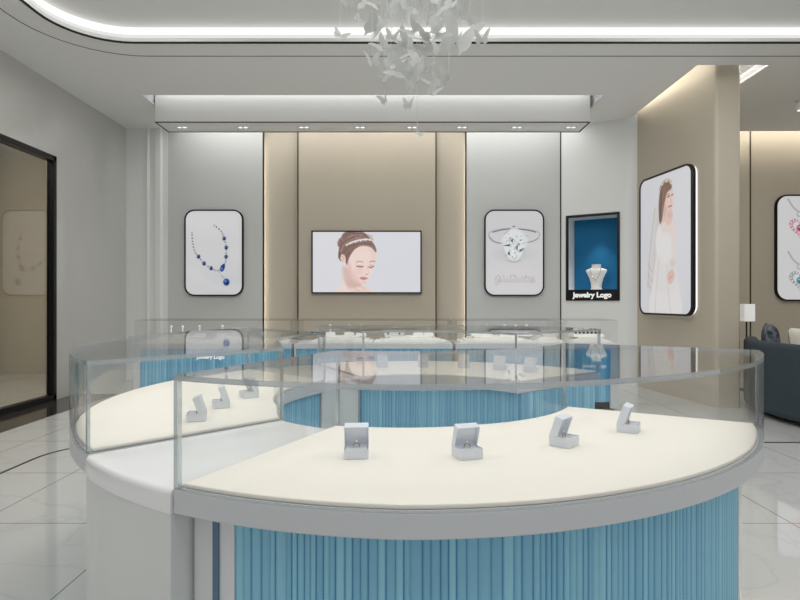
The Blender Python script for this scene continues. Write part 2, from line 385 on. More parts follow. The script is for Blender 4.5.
# ------------------------------------------------------------------ painted prints
def spline(pts, n=10, closed=False):
    pts = [np.array(p, float) for p in pts]; out = []
    m = len(pts)
    rng = range(m) if closed else range(m - 1)
    for i in rng:
        p0 = pts[(i - 1) % m] if (closed or i > 0) else pts[0]; p1 = pts[i]; p2 = pts[(i + 1) % m]
        p3 = pts[(i + 2) % m] if (closed or i + 2 < m) else pts[-1]
        for k in range(n):
            t = k / n
            out.append(0.5 * ((2 * p1) + (-p0 + p2) * t + (2 * p0 - 5 * p1 + 4 * p2 - p3) * t * t + (-p0 + 3 * p1 - 3 * p2 + p3) * t ** 3))
    if not closed: out.append(pts[-1])
    return np.array(out)
class Paint:
    """ink laid down shape by shape on a fine grid; units are the picture's own width x height"""
    def __init__(s, w, h, nx, bg):
        s.w, s.h, s.nx = w, h, nx; s.ny = int(round(nx * h / w))
        s.X, s.Y = np.meshgrid(np.linspace(0, w, s.nx), np.linspace(0, h, s.ny))
        s.c = np.ones((s.ny, s.nx, 3)) * np.array(bg, float)
    def put(s, cov, col, alpha=1.0):
        a = np.clip(cov, 0, 1)[..., None] * alpha; s.c = s.c * (1 - a) + np.array(col, float) * a
    def ell(s, cx, cy, rx, ry, col, rot=0, soft=1.0, alpha=1.0):
        a = R(rot); dx = s.X - cx; dy = s.Y - cy
        u = dx * math.cos(a) + dy * math.sin(a); v = -dx * math.sin(a) + dy * math.cos(a)
        d = (np.sqrt((u / rx) ** 2 + (v / ry) ** 2) - 1) * min(rx, ry)
        s.put(0.5 - d / soft, col, alpha)
    def dist(s, pts, closed):
        d = np.full(s.X.shape, 1e9); n = len(pts)
        for i in range(n if closed else n - 1):
            ax, ay = pts[i]; bx, by = pts[(i + 1) % n]; vx, vy = bx - ax, by - ay
            t = np.clip(((s.X - ax) * vx + (s.Y - ay) * vy) / (vx * vx + vy * vy + 1e-9), 0, 1)
            d = np.minimum(d, np.hypot(s.X - ax - t * vx, s.Y - ay - t * vy))
        return d
    def poly(s, pts, col, soft=1.0, alpha=1.0, smooth=True, n=6):
        P = spline(pts, n, True) if smooth else np.array(pts, float)
        ins = np.zeros(s.X.shape, bool); m = len(P)
        for i in range(m):
            ax, ay = P[i]; bx, by = P[(i + 1) % m]
            c = ((ay > s.Y) != (by > s.Y)); ins ^= c & (s.X < (bx - ax) * (s.Y - ay) / (by - ay + 1e-12) + ax)
        d = s.dist(P, True); d = np.where(ins, -d, d)
        s.put(0.5 - d / soft, col, alpha)
    def line(s, pts, w, col, soft=1.0, alpha=1.0, smooth=True, n=6):
        P = spline(pts, n) if smooth else np.array(pts, float)
        s.put(0.5 - (s.dist(P, False) - w / 2) / soft, col, alpha)
    def mesh(s, name, W, Hh, mask_r=0.0):
        """flat sheet W x Hh centred on the local origin in x,y"""
        nx, ny = s.nx, s.ny
        xs = np.linspace(-W / 2, W / 2, nx); ys = np.linspace(Hh / 2, -Hh / 2, ny)
        gx, gy = np.meshgrid(xs, ys)
        co = np.stack([gx.ravel(), gy.ravel(), np.zeros(nx * ny)], 1)
        faces = []
        for j in range(ny - 1):
            for i in range(nx - 1):
                if mask_r > 0:
                    cx = abs((xs[i] + xs[i + 1]) / 2); cy = abs((ys[j] + ys[j + 1]) / 2)
                    qx = cx - (W / 2 - mask_r); qy = cy - (Hh / 2 - mask_r)
                    if qx > 0 and qy > 0 and qx * qx + qy * qy > mask_r * mask_r: continue
                a = j * nx + i
                faces.append((a + nx, a + nx + 1, a + 1, a))
        me = bpy.data.meshes.new(name); me.from_pydata(co.tolist(), [], faces)
        c = np.clip(s.c / 255.0, 0, 1).reshape(-1, 3); l = np.where(c <= 0.04045, c / 12.92, ((c + 0.055) / 1.055) ** 2.4)
        at = me.color_attributes.new('ink', 'FLOAT_COLOR', 'POINT')
        at.data.foreach_set('color', np.concatenate([l, np.ones((len(l), 1))], 1).astype(np.float32).ravel())
        me.update()
        return me
def sheet(name, paint, W, Hh, mat4, material, parent, mask_r=0.0):
    me = paint.mesh(name, W, Hh, mask_r); me.transform(wm(parent).inverted() @ mat4)
    me.materials.append(M[material]); o = bpy.data.objects.new(name, me); C.objects.link(o); o.parent = parent
    return o

# ================================================================== THE SETTING
YR = 8.60      # face of the rear wall
XL = -4.20     # face of the left wall
struct(MB().box(-6.8, 8.2, -2.0, 9.3, -0.12, 0).build('floor', 'floor'))
# dark threshold along the glass door, black floor inlay
struct(MB().box(XL + 0.0, -3.67, 1.2, 7.25, 0.0005, 0.004).build('trim_1', 'darkfloor'))
struct(fill2d([rrect(-2.82, 5.4, 0.2, 4.80, 0.5), rrect(-2.80, 5.38, 0.22, 4.778, 0.48)], 0.0005, 0.003).build('trim_2', 'blacktrim'))

# ceiling with the lit recess, the slot before the rear soffit and the slot round the partition
REC = rrect(-3.31, 6.2, -1.2, 5.71, 0.6)
SLOT = rect(-3.335, 2.625, 7.19, YR + 0.02)
PSLOT = rect(3.33, 4.165, 6.27, 8.02)
LSLOT = rect(4.6, 8.08, 8.72, 9.03)
struct(fill2d([rect(-6.8, 8.2, -2.0, 9.3), REC, SLOT, PSLOT, LSLOT], ZC, ZC + 0.04).build('ceiling', 'ceiling'))
def ring_slab(outline, gr, z0, z1):
    cx = sum(p[0] for p in outline) / len(outline); cy = sum(p[1] for p in outline) / len(outline)
    return outline
# recess: lip below with its brightness put in as emission, luminous band above, upper ceiling over it
REC_O = rrect(-3.41, 6.3, -1.3, 5.81, 0.7)
struct(fill2d([REC_O, REC], ZC + 0.041, ZC + 0.075).build('trim_3', 'lip_glow'))
struct(fill2d([REC_O, rrect(-3.325, 6.215, -1.215, 5.725, 0.615)], ZC + 0.0755, ZC + 0.155).build('trim_4', 'led'))
struct(fill2d([rrect(-3.5, 6.4, -1.4, 5.9, 0.7)], ZC + 0.156, ZC + 0.20).build('ceiling_recess', 'ceiling'))
struct(fill2d([rrect(-3.325, 6.215, -1.215, 5.725, 0.615), rrect(-3.305, 6.195, -1.195, 5.705, 0.595)], ZC - 0.012, ZC + 0.002).build('trim_5', 'blacktrim'))
struct(fill2d([rrect(-3.61, 6.5, -1.5, 6.045, 0.9), rrect(-3.60, 6.49, -1.49, 6.033, 0.89)], ZC - 0.002, ZC - 0.0002).build('trim_6', 'blacktrim'))
# slot housings
def housing(name, x0, x1, y0, y1, zt):
    m = MB(); t = 0.03
    m.box(x0 - t, x1 + t, y0 - t, y1 + t, zt, zt + t)
    m.box(x0 - t, x0, y0 - t, y1 + t, ZC + 0.0405, zt); m.box(x1, x1 + t, y0 - t, y1 + t, ZC + 0.0405, zt)
    m.box(x0, x1, y0 - t, y0, ZC + 0.0405, zt); m.box(x0, x1, y1, y1 + t, ZC + 0.0405, zt)
    return struct(m.build(name, 'white'))
housing('ceiling_slot', -3.345, 2.635, 7.12, YR + 0.03, ZC + 0.34)
housing('ceiling_slot', 3.26, 4.20, 6.20, 8.03, ZC + 0.34)
housing('ceiling_slot', 4.55, 8.1, 8.62, 9.04, ZC + 0.30)
# soffit with its downlight face
SF0, SF1, SZ = 7.60, 8.05, 3.636
struct(MB().box(-3.325, 2.58, SF0, SF1, SZ, ZC + 0.335).build('ceiling_soffit', 'ceiling'))
tr = MB()
for x0, x1, y0, y1 in ((-3.327, 2.582, SF0 - 0.002, SF0 + 0.016), (-3.327, 2.582, SF1 - 0.016, SF1 + 0.002), (-3.327, -3.311, SF0, SF1), (2.566, 2.582, SF0, SF1)):
    tr.box(x0, x1, y0, y1, SZ - 0.006, SZ + 0.004)
struct(tr.build('trim_7', 'blacktrim'))

# rear wall
struct(MB().box(XL - 0.3, 2.62, YR + 0.08, YR + 0.2, 0, ZC + 0.3).build('wall_rear', 'beige'))
def wx(x): return (x - 400) * YR / F
PT = ZC + 0.3
struct(MB().box(wx(168), wx(262.6), YR, YR + 0.03, 0, PT).build('wall_rear_panel', 'greywall'))
struct(MB().box(wx(298.6), wx(435.4), YR, YR + 0.079, 0, PT).build('wall_rear_panel', 'beige'))
struct(MB().box(wx(466.6), wx(560), YR, YR + 0.03, 0, PT).build('wall_rear_panel', 'greywall'))
cp = [(XL, YR + 0.079), (XL, YR - 0.01)]
for a, b_ in ((147, 150), (155, 163)): cp += [(wx(a), YR - 0.01), (wx(a) + 0.02, YR - 0.05), (wx(b_) - 0.02, YR - 0.05), (wx(b_), YR - 0.01)]
cp += [(wx(168) - 0.001, YR - 0.01), (wx(168) - 0.001, YR + 0.079)]
struct(MB().prism(cp, 0, PT).build('wall_rear_corner', 'palewall'))
struct(MB().box(wx(262.6) + 0.001, wx(263.9), YR - 0.004, YR + 0.03, 0, PT).build('trim_8', 'blacktrim'))
struct(MB().box(wx(297.4), wx(298.6) - 0.001, YR - 0.004, YR + 0.079, 0, PT).build('trim_9', 'bronze'))
struct(MB().box(wx(435.4) + 0.001, wx(436.6), YR - 0.004, YR + 0.079, 0, PT).build('trim_10', 'bronze'))
struct(MB().box(wx(465.3), wx(466.6) - 0.001, YR - 0.004, YR + 0.03, 0, PT).build('trim_11', 'blacktrim'))
struct(MB().box(wx(560) + 0.001, wx(561.2), YR - 0.004, YR + 0.079, 0, PT).build('trim_12', 'blacktrim'))

# curved pale wall to the right, with the hole for the show niche
NL, NR = Vector((2.54, 8.565)), Vector((3.20, 8.15))
NZ0, NZ1 = 1.21, 2.505
def wall_strip(pts, z0, z1, th=0.12):
    m = MB(); outer = []
    for i, p in enumerate(pts):
        a = Vector(pts[max(0, i - 1)]); b_ = Vector(pts[min(len(pts) - 1, i + 1)]); t = (b_ - a).normalized()
        outer.append((p[0] - t.y * th, p[1] + t.x * th))
    return m.prism(list(pts) + outer[::-1], z0, z1)
cw = spline([(3.20, 8.15), (3.285, 8.085), (3.335, 8.01), (3.36, 7.93)], 5)
struct(wall_strip([(wx(561.2) + 0.001, 8.60), tuple(NL)], 0, ZC + 0.005).build('wall_curved', 'palewall'))
struct(wall_strip([tuple(NL), tuple(NR)], 0, NZ0).build('wall_curved', 'palewall'))
struct(wall_strip([tuple(NL), tuple(NR)], NZ1, ZC + 0.005).build('wall_curved', 'palewall'))
struct(wall_strip([tuple(p) for p in cw], 0, ZC + 0.005).build('wall_curved', 'palewall', smooth=True))

# beige partition, rises into its lit slot
def pwx(Y): return 3.36 + 0.13 * (7.93 - Y)
pp = [(3.3605, 7.93), (3.3605, 8.03 + 0.57), (3.86, 8.6), (3.86, 6.36), (3.83, 6.33), (pwx(6.33) + 0.035, 6.33), (pwx(6.36) + 0.008, 6.342), (pwx(6.365), 6.365)]
struct(MB().prism(pp[::-1], 0, ZC + 0.001).build('wall_partition', 'beige'))
struct(MB().prism([(3.3605, 7.93), (3.3605, 8.01), (3.86, 8.01), (3.86, 6.36), (3.83, 6.33), (pwx(6.33) + 0.035, 6.33), (pwx(6.36) + 0.008, 6.342), (pwx(6.365), 6.365)][::-1], ZC + 0.001, ZC + 0.33).build('wall_partition_top', 'beige'))
# lounge behind
struct(MB().box(2.6, 8.2, 9.0, 9.12, 0, PT).build('wall_lounge', 'beige'))
struct(MB().box(8.1, 8.2, 3.0, 9.0, 0, ZC).build('wall_right', 'beige'))
struct(MB().box(5.62, 5.64, 8.993, 9.0, 0, PT).build('trim_13', 'bronze'))

# left marble wall with the glazed door
DY0, DY1, DZ = 2.6, 6.835, 2.965
struct(MB().box(XL - 0.12, XL, DY1, YR + 0.079, 0, ZC).build('wall_left', 'marblewall'))
struct(MB().box(XL - 0.12, XL, DY0, DY1, DZ, ZC).build('wall_left', 'marblewall'))
struct(MB().box(XL - 0.12, XL, -2.0, DY0, 0, ZC).build('wall_left', 'marblewall'))
struct(MB().box(-6.8, -6.7, -2.0, 9.3, 0, ZC).build('wall_corridor', mk('corridor_plaster', (150, 142, 124), 0.7)))
d = bpy.data.objects.new('door_1', None); C.objects.link(d); d.location = (XL - 0.05, (DY0 + DY1) / 2, 0); d['kind'] = 'structure'
fx0, fx1 = XL - 0.08, XL + 0.008
m = MB(); m.box(fx0, fx1, DY1 - 0.05, DY1 + 0.004, 0, DZ); m.box(fx0, fx1, DY0, DY0 + 0.085, 0, DZ)
m.box(fx0, fx1, DY0, DY1, DZ - 0.06, DZ + 0.004); m.box(fx0, fx1, DY0, DY1, 0.004, 0.07)
m.build('door_frame', 'black', d)
mid = (DY0 + DY1) / 2 - 0.4
m = MB(); m.box(fx0 + 0.02, fx1 - 0.02, mid - 0.03, mid + 0.03, 0.07, DZ - 0.06); m.build('meeting_stile', 'black', d)
m = MB(); m.box(XL - 0.055, XL - 0.043, DY0 + 0.085, mid - 0.03, 0.07, DZ - 0.06); m.build('glass_leaf', 'doorglass', d)
m = MB(); m.box(XL - 0.055, XL - 0.043, mid + 0.03, DY1 - 0.05, 0.07, DZ - 0.06); m.build('glass_leaf', 'doorglass', d)
struct(MB().box(-6.7, XL - 0.12, -2.0, -1.9, 0, ZC).build('wall_corridor', 'beige'))
struct(MB().box(-6.7, XL - 0.12, 9.2, 9.3, 0, ZC).build('wall_corridor', 'beige'))
# tall pale pilasters in the corridor beyond the glass
for y in (5.6, 6.9, 8.4):
    struct(MB().box(-6.7, -6.5, y, y + 0.5, 0, ZC).build('trim_14', 'palewall'))

# ================================================================== THE RING OF SHOWCASES
CEN = (0.10, 2.81)
GT = 1.03
def interp(tab):
    xs, ys = zip(*tab)
    return lambda t: float(np.interp(t, xs, ys))
fro = interp([(-116.0, 1.545), (-105.8, 1.55), (-93.4, 1.553), (-80.6, 1.532), (-72.4, 1.514), (-61.7, 1.494), (-54.1, 1.481), (-42.8, 1.462), (-28.0, 1.435)])
fri = interp([(-115.7, 0.78), (-106, 0.755), (-94, 0.735), (-75, 0.71), (-52, 0.708), (-28.0, 0.707)])
def off(f, d): return (lambda t: f(t) + d) if callable(f) else f + d
def fluted(cen, t0, t1, r, sgn, z0, z1, seed):
    rr = random.Random(seed); fr = r if callable(r) else (lambda t: r)
    pts, nrm, ton = [], [], []
    t = t0
    while t < t1 - 1e-6:
        pitch = rr.choice((0.015, 0.019, 0.019, 0.024, 0.030)); dt = min(math.degrees(pitch / fr(t)), t1 - t)
        base = rr.uniform(0.62, 1.0)
        k = 6
        for i in range(k + 1):
            q = t + dt * i / k; a = R(q)
            dep = 0.005 * math.sin(PI * i / k) ** 0.6 - 0.005
            rad = fr(q) + sgn * dep
            pts.append((cen[0] + rad * math.cos(a), cen[1] + rad * math.sin(a))); nrm.append((sgn * math.cos(a), sgn * math.sin(a)))
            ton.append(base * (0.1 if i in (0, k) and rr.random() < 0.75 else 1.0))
        t += dt
    return MB().strip(pts, nrm, z0, z1, ton)

def showcase(name, label, t0, t1, ri, ro, blue_o, blue_i, seed):
    am = R((t0 + t1) / 2); rm = 1.13
    root = thing(name, label, 'showcase', (CEN[0] + rm * math.cos(am), CEN[1] + rm * math.sin(am), 0))
    e0, e1 = t0 + 0.06, t1 - 0.06
    n = 64
    MB().sector(CEN, e0 + 1.2, e1 - 1.2, off(ri, 0.12), off(ro, -0.14), 0, 0.08, n).build('plinth', 'toe', root)
    body = MB().sector(CEN, e0 + 0.3, e1 - 0.3, off(ri, 0.06), off(ro, -0.105), 0.08, 0.677, n).build('cabinet_body', 'white', root)
    bo = fluted(CEN, blue_o[0], blue_o[1], off(ro, -0.068), 1, 0.08, 0.676, seed).build('fluted_panel', 'blue', root, smooth=True)
    fluted(CEN, blue_i[0], blue_i[1], off(ri, 0.028), -1, 0.08, 0.676, seed + 1).build('fluted_panel', 'blue', root, smooth=True)
    # white end panels either side of the fluted face
    for a, b_ in ((e0 + 0.2, blue_o[0] - 0.02), (blue_o[1] + 0.02, e1 - 0.2)):
        if b_ - a > 0.3: MB().sector(CEN, a, b_, off(ro, -0.104), off(ro, -0.066), 0.03, 0.6765, 14).build('end_panel', 'gloss_white', root)
    MB().sector(CEN, e0, e1, ri, ro, 0.678, ZD, n).build('counter_slab', 'slab', root, bevel=0.004)
    MB().sector(CEN, e0 + 0.6, e1 - 0.6, off(ri, 0.018), off(ro, -0.02), ZD + 0.0005, ZD + 0.012, n).build('display_pad', 'cream', root, bevel=0.004)
    th = 0.014
    e0, e1 = t0 + 1.25, t1 - 1.25
    MB().sector(CEN, t0 + 0.68, t1 - 0.68, off(ro, -th), ro, ZD + 0.0005, GT - th, n, ('top', 'bottom', 'ends')).build('outer_glass_pane', ['glass', 'edge'], root)
    MB().sector(CEN, e0, e1, ri, off(ri, th), ZD + 0.0005, GT - th, n, ('top', 'bottom', 'ends')).build('inner_glass_pane', ['glass', 'edge'], root)
    fo = ro if callable(ro) else (lambda t: ro); fi = ri if callable(ri) else (lambda t: ri)
    for t, s_ in ((t0 + 0.06, 1), (t1 - 0.06, -1)):
        MB().radial(CEN, t, fi(t) + 0.001, fo(t) - 0.001, ZD + 0.0005, GT - th, th, s_ * (th / 2 + 0.001)).build('end_glass_pane', ['glass', 'edge'], root)
    e0, e1 = t0 + 0.06, t1 - 0.06
    MB().sector(CEN, e0, e1, ri, ro, GT - th + 0.0004, GT, n, ('ends', 'inner', 'outer')).build('top_glass_pane', ['glass', 'edge'], root)
    return root
front = showcase('curved_showcase', 'nearest curved glass showcase with cream display pad over bright blue fluted front', -116.0, -28.0, fri, fro, (-110.6, -42.5), (-112, -31), 11)
MB().sector(CEN, -113.1, -112.4, off(fro, -0.0655), off(fro, -0.06), 0.03, 0.676, 3).build('inlay_strip', mk('steel_blue_strip', (92, 120, 146), 0.2), front)
left = showcase('curved_showcase', 'curved glass showcase reaching back along the left of the ring, three open boxes in profile', 138.0, 225.0, interp([(138, 0.72), (150, 0.70), (205, 0.70), (214, 0.735), (225, 0.80)]), 1.515, (140, 223), (140, 223), 21)
rear = showcase('curved_showcase', 'far curved glass showcase of the ring, boxes seen from behind, blue fluted inner side', 36.0, 118.0, 0.71, 1.52, (38, 116), (37.5, 117), 31)
def radial_flutes(root, t, r0, r1, seed, z0=0.08, z1=0.676):
    a = R(t); u = Vector((math.cos(a), math.sin(a))); n_ = Vector((math.sin(a), -math.cos(a))); rr = random.Random(seed)
    pts, nrm, ton = [], [], []; x = r0
    while x < r1 - 1e-6:
        p = min(rr.choice((0.02, 0.028, 0.034)), r1 - x); base = rr.uniform(0.4, 1.0)
        for i in range(7):
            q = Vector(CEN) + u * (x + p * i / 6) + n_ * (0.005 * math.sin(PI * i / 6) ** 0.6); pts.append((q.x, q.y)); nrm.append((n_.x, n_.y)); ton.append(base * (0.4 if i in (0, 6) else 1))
        x += p
    MB().strip(pts, nrm, z0, z1, ton).build('fluted_end_panel', 'blue', root, smooth=True)
radial_flutes(rear, 36.0, 0.745, 1.45, 77)
def table(label, t0, t1, ri, ro):
    am = R((t0 + t1) / 2)
    root = thing('white_table', label, 'table', (CEN[0] + 1.15 * math.cos(am), CEN[1] + 1.15 * math.sin(am), 0))
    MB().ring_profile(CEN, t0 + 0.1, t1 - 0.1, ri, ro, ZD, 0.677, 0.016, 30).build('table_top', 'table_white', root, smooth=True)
    MB().sector(CEN, t0 + 0.1, t1 - 0.1, off(ri, 0.002), off(ro, -0.0015), 0.0, 0.6765, 30).build('table_front', 'table_front_shade', root, smooth=True)
    return root
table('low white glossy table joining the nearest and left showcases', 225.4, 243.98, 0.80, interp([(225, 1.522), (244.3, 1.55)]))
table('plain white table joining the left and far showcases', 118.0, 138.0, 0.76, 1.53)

# ------------------------------------------------------------------ ring boxes
def hollow(mb, w, dp, h, wall, depth):
    """open tray: box with a sunk top"""
    b = mb.b
    r = bmesh.ops.create_cube(b, size=1.0, matrix=Matrix.Translation((0, 0, h / 2)) @ Matrix.Diagonal((w, dp, h, 1)))
    top = [f for f in b.faces if f.calc_center_median().z > h * 0.99][0]
    bmesh.ops.inset_region(b, faces=[top], thickness=wall)
    bmesh.ops.translate(b, verts=top.verts, vec=(0, 0, -depth))
    return mb
def ring_box_proto():
    root = thing('ring_box', 'x', 'ring box')
    hollow(MB(), 0.072, 0.070, 0.031, 0.004, 0.012).build('box_base', 'box', root, bevel=0.0015, local=True)
    m = MB(); m.box(-0.0315, 0.0315, -0.0305, -0.0012, 0.0195, 0.027); m.box(-0.0315, 0.0315, 0.0012, 0.0305, 0.0195, 0.027)
    m.box(-0.0315, 0.0315, -0.0014, 0.0014, 0.0195, 0.0225); m.build('ring_cushion', 'boxlining', root, bevel=0.002, local=True)
    m = hollow(MB(), 0.072, 0.070, 0.028, 0.004, 0.018)
    # closed lid opens upward about the rear edge: mouth down -> mouth to the front
    m.xf(Matrix.Translation((0, 0.035, 0.0315)) @ Matrix.Rotation(R(19), 4, 'X') @ Matrix.Rotation(R(90), 4, 'X') @ Matrix.Translation((0, 0.035, -0.0)) @ Matrix.Translation((0, 0, 0)))
    m.build('box_lid', 'box', root, bevel=0.0015, local=True)
    return root
def ring_proto():
    root = thing('ring', 'x', 'ring')
    m = MB(); m.tube([(0.0095 * math.cos(2 * PI * i / 20), 0, 0.0095 * math.sin(2 * PI * i / 20)) for i in range(20)], 0.0015, 6, True)
    m.build('band', 'gold', root, smooth=True, local=True)
    m = MB(); m.lathe([(0.0005, -0.004), (0.0042, 0.0), (0.0045, 0.001), (0.0028, 0.003)], 0, 0, 0.0135, 8); m.build('gemstone', 'stone', root, local=True)
    return root
bp, rp_ = ring_box_proto(), ring_proto()
fb = [bp]; fr_ = [rp_]
def place_box(x, y, rz, label, ringlabel=None, group='open ring boxes in the showcases', sc=1.0):
    o = fb.pop() if fb else copy_tree(bp)
    z = ZD + 0.0125
    o.location = (x, y, z); o.rotation_euler = (0, 0, rz); tag(o, label, 'ring box', group)
    if ringlabel:
        r = fr_.pop() if fr_ else copy_tree(rp_)
        r.location = (x, y, z + 0.0222 + 0.0075); r.rotation_euler = (0, 0, rz); tag(r, ringlabel, 'ring', 'rings in the open boxes')
zt = H - ZD - 0.0125
def on_pad(x, y): Y = F * zt / (y - 300); return ((x - 400) * Y / F, Y)
for (x, y, rz, lb, rl) in (
        (356.5, 456, 3, 'open pale ring box facing the viewer squarely, leftmost on the nearest pad', 'gold ring in the squarely facing box on the nearest pad'),
        (467, 456.5, 17, 'open pale ring box turned slightly, second from left on the nearest pad', 'gold ring in the slightly turned box on the nearest pad'),
        (564, 445, 48, 'open pale ring box turned half sideways, third from left on the nearest pad', 'gold ring in the half sideways box on the nearest pad'),
        (628.5, 431, 59, 'open pale ring box seen almost side on, at the right of the nearest pad', 'gold ring in the box at the right of the nearest pad'),
        (197, 420, -76, 'open pale ring box in profile, nearest on the left showcase pad', 'dark looking ring in the nearest box of the left showcase'),
        (221, 407, -68, 'open pale ring box tilted lid, middle one on the left showcase pad', 'dark looking ring in the middle box of the left showcase'),
        (249, 397, -50, 'open pale ring box farthest back on the left showcase pad', 'dark looking ring in the farthest box of the left showcase')):
    X, Y = on_pad(x, y); place_box(X, Y, R(rz), lb, rl)
for i, (x, y, w) in enumerate(((382, 367, 'leftmost'), (423, 367, 'second from left'), (464, 367.5, 'middle'), (500, 370, 'fourth from left'), (531, 372, 'rightmost'))):
    X, Y = on_pad(x, y)
    a = math.atan2(Y - CEN[1], X - CEN[0])
    place_box(X, Y, a + PI / 2, 'white backed ring box with raised lid on far showcase, %s of five' % w)

# ================================================================== WALL COUNTERS BEHIND
CY0, CY1 = 6.19, 6.76
def cx(x): return (x - 400) * CY0 / F
def flat_flutes(x0, x1, y, z0, z1, seed):
    rr = random.Random(seed); pts, nrm, ton = [], [], []; x = x0
    while x < x1 - 1e-6:
        p = min(rr.choice((0.026, 0.034, 0.034, 0.045)), x1 - x); base = rr.uniform(0.25, 0.8)
        for i in range(7):
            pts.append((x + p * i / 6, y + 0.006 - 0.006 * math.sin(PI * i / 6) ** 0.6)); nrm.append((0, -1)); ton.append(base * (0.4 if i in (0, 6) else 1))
        x += p
    return MB().strip(pts, nrm, z0, z1, ton)
def wall_counter(label, x0, x1, bx0, bx1, seed, sign=None):
    root = thing('wall_counter', label, 'counter', ((x0 + x1) / 2, CY0, 0))
    MB().box(x0 + 0.03, x1 - 0.03, CY0 + 0.08, CY1 - 0.02, 0, 0.09).build('plinth', 'toe', root)
    MB().box(x0 + 0.004, x1 - 0.004, CY0 + 0.035, CY1, 0.09, 0.679).build('cabinet_body', 'slab', root)
    for a, b_ in ((x0 + 0.002, bx0 - 0.001), (bx1 + 0.001, x1 - 0.002)):
        if b_ - a > 0.01: MB().box(a, b_, CY0 + 0.002, CY0 + 0.034, 0.02, 0.679).build('end_panel', 'slab', root)
    fp = flat_flutes(bx0, bx1, CY0 + 0.004, 0.09, 0.679, seed).build('fluted_panel', 'blue', root, smooth=True)
    MB().box(x0, x1, CY0 - 0.004, CY1, 0.68, ZD).build('counter_slab', 'slab', root, bevel=0.004)
    th = 0.008; z1 = 1.0
    def pane(nm, a, b_, c, d_, e, f, ax):
        mb = MB().box(a, b_, c, d_, e, f)
        for fc in mb.b.faces:
            n = fc.normal if fc.normal.length else Vector()
            fc.normal_update(); n = fc.normal
            if abs(n[ax]) < 0.5: fc.material_index = 1
        mb.build(nm, ['caseglass', 'caseglass'], root)
    pane('front_glass_pane', x0 + 0.01, x1 - 0.01, CY0 + 0.012, CY0 + 0.012 + th, ZD + 0.0005, z1 - th, 1)
    pane('rear_glass_pane', x0 + 0.01, x1 - 0.01, CY1 - 0.02, CY1 - 0.02 + th, ZD + 0.0005, z1 - th, 1)
    pane('end_glass_pane', x0 + 0.01, x0 + 0.01 + th, CY0 + 0.021, CY1 - 0.021, ZD + 0.0005, z1 - th, 0)
    pane('end_glass_pane', x1 - 0.01 - th, x1 - 0.01, CY0 + 0.021, CY1 - 0.021, ZD + 0.0005, z1 - th, 0)
    pane('top_glass_pane', x0 + 0.01, x1 - 0.01, CY0 + 0.012, CY1 - 0.012, z1 - th + 0.0004, z1, 2)
    if sign:
        t = text_mb('Jewelry Logo', sign[2], 0.0016); t.xf(frame_mat4((sign[0], CY0 - 0.001, sign[1]), (1, 0, 0), (0, 0, 1)))
        t.build('sign_lettering', 'text', fp)['label'] = 'white lettering on the blue front'
    return root
wall_counter('long blue wall counter below the necklace poster, left end of the row', cx(133), cx(291.5), cx(140), cx(291), 41, (cx(210.5), 0.588, 0.058))
wall_counter('blue wall counter standing below the television', cx(294), cx(453), cx(296), cx(452), 42)
wall_counter('blue wall counter standing below the diamond ring poster', cx(455.5), cx(561), cx(457), cx(560), 43)
wall_counter('short blue wall counter with grey end, before the blue niche', cx(566), cx(619.5), cx(567), cx(610.5), 44, (cx(594.5), 0.49, 0.05))
MB().box(cx(561.5), cx(565.6), CY0 + 0.01, CY1, 0.0, ZD + 0.003).build('divider_panel', 'white', loc=(cx(563.5), CY0, 0))
tag(bpy.data.objects['divider_panel'], 'narrow white upright panel between the last two wall counters', 'panel')

for a_, b_ in ((133, 291.5), (294, 453), (455.5, 561), (566, 619.5)):
    l_ = cx(b_) - cx(a_) - 0.08
    area('case_fill', ((cx(a_) + cx(b_)) / 2, CY0 + 0.03, 0.985), l_, 0.015, 0.28 * l_, (1, 0.98, 0.94), (R(40), 0, 0))  # unseen fill lamp added in each case to brighten the trays
# risers and little stands inside the wall cases
YI = 6.45
def ix(x): return (x - 400) * YI / F
def iz(y): return H - (y - 300) * YI / F
def riser(x0, x1, y, label):
    c = (ix(x0) + ix(x1)) / 2; w = ix(x1) - ix(x0)
    z0 = ZD + 0.001; zt_ = iz(y); m = MB(); k = 4
    for i in range(k):
        s_ = 1 - 0.14 * i; a = z0 + (zt_ - z0) * i / k; b_ = z0 + (zt_ - z0) * (i + 1) / k
        m.box(c - w / 2 * s_, c + w / 2 * s_, YI - 0.20 * (1 - 0.15 * i), YI + 0.2, a, b_ - 0.0003)
    o = m.build('display_riser', 'display', loc=(c, YI, z0), bevel=0.002)
    tag(o, label, 'display riser', 'stepped white risers in the wall cases'); return zt_
RIS = [(150, 206, 337, 'stepped white riser at the far left of the wall cases'), (208, 262, 336.5, 'stepped white riser just left of the black wall groove'),
       (262.5, 290, 338, 'small stepped white riser between the black and bronze wall grooves'),
       (313, 373, 336, 'stepped white riser below the left half of the television'), (375, 446, 336, 'stepped white riser with long tray below the right half of the television'),
       (458, 531, 336, 'stepped white riser below the diamond ring poster'), (532.5, 559.5, 336.5, 'stepped white riser left of the narrow white panel'),
       (567, 606, 336.5, 'stepped white riser at the right end below the niche')]
for r_ in RIS: riser(*r_)
def ztop(x):
    for a, b_, y, _ in RIS:
        if a < x < b_: return iz(y)
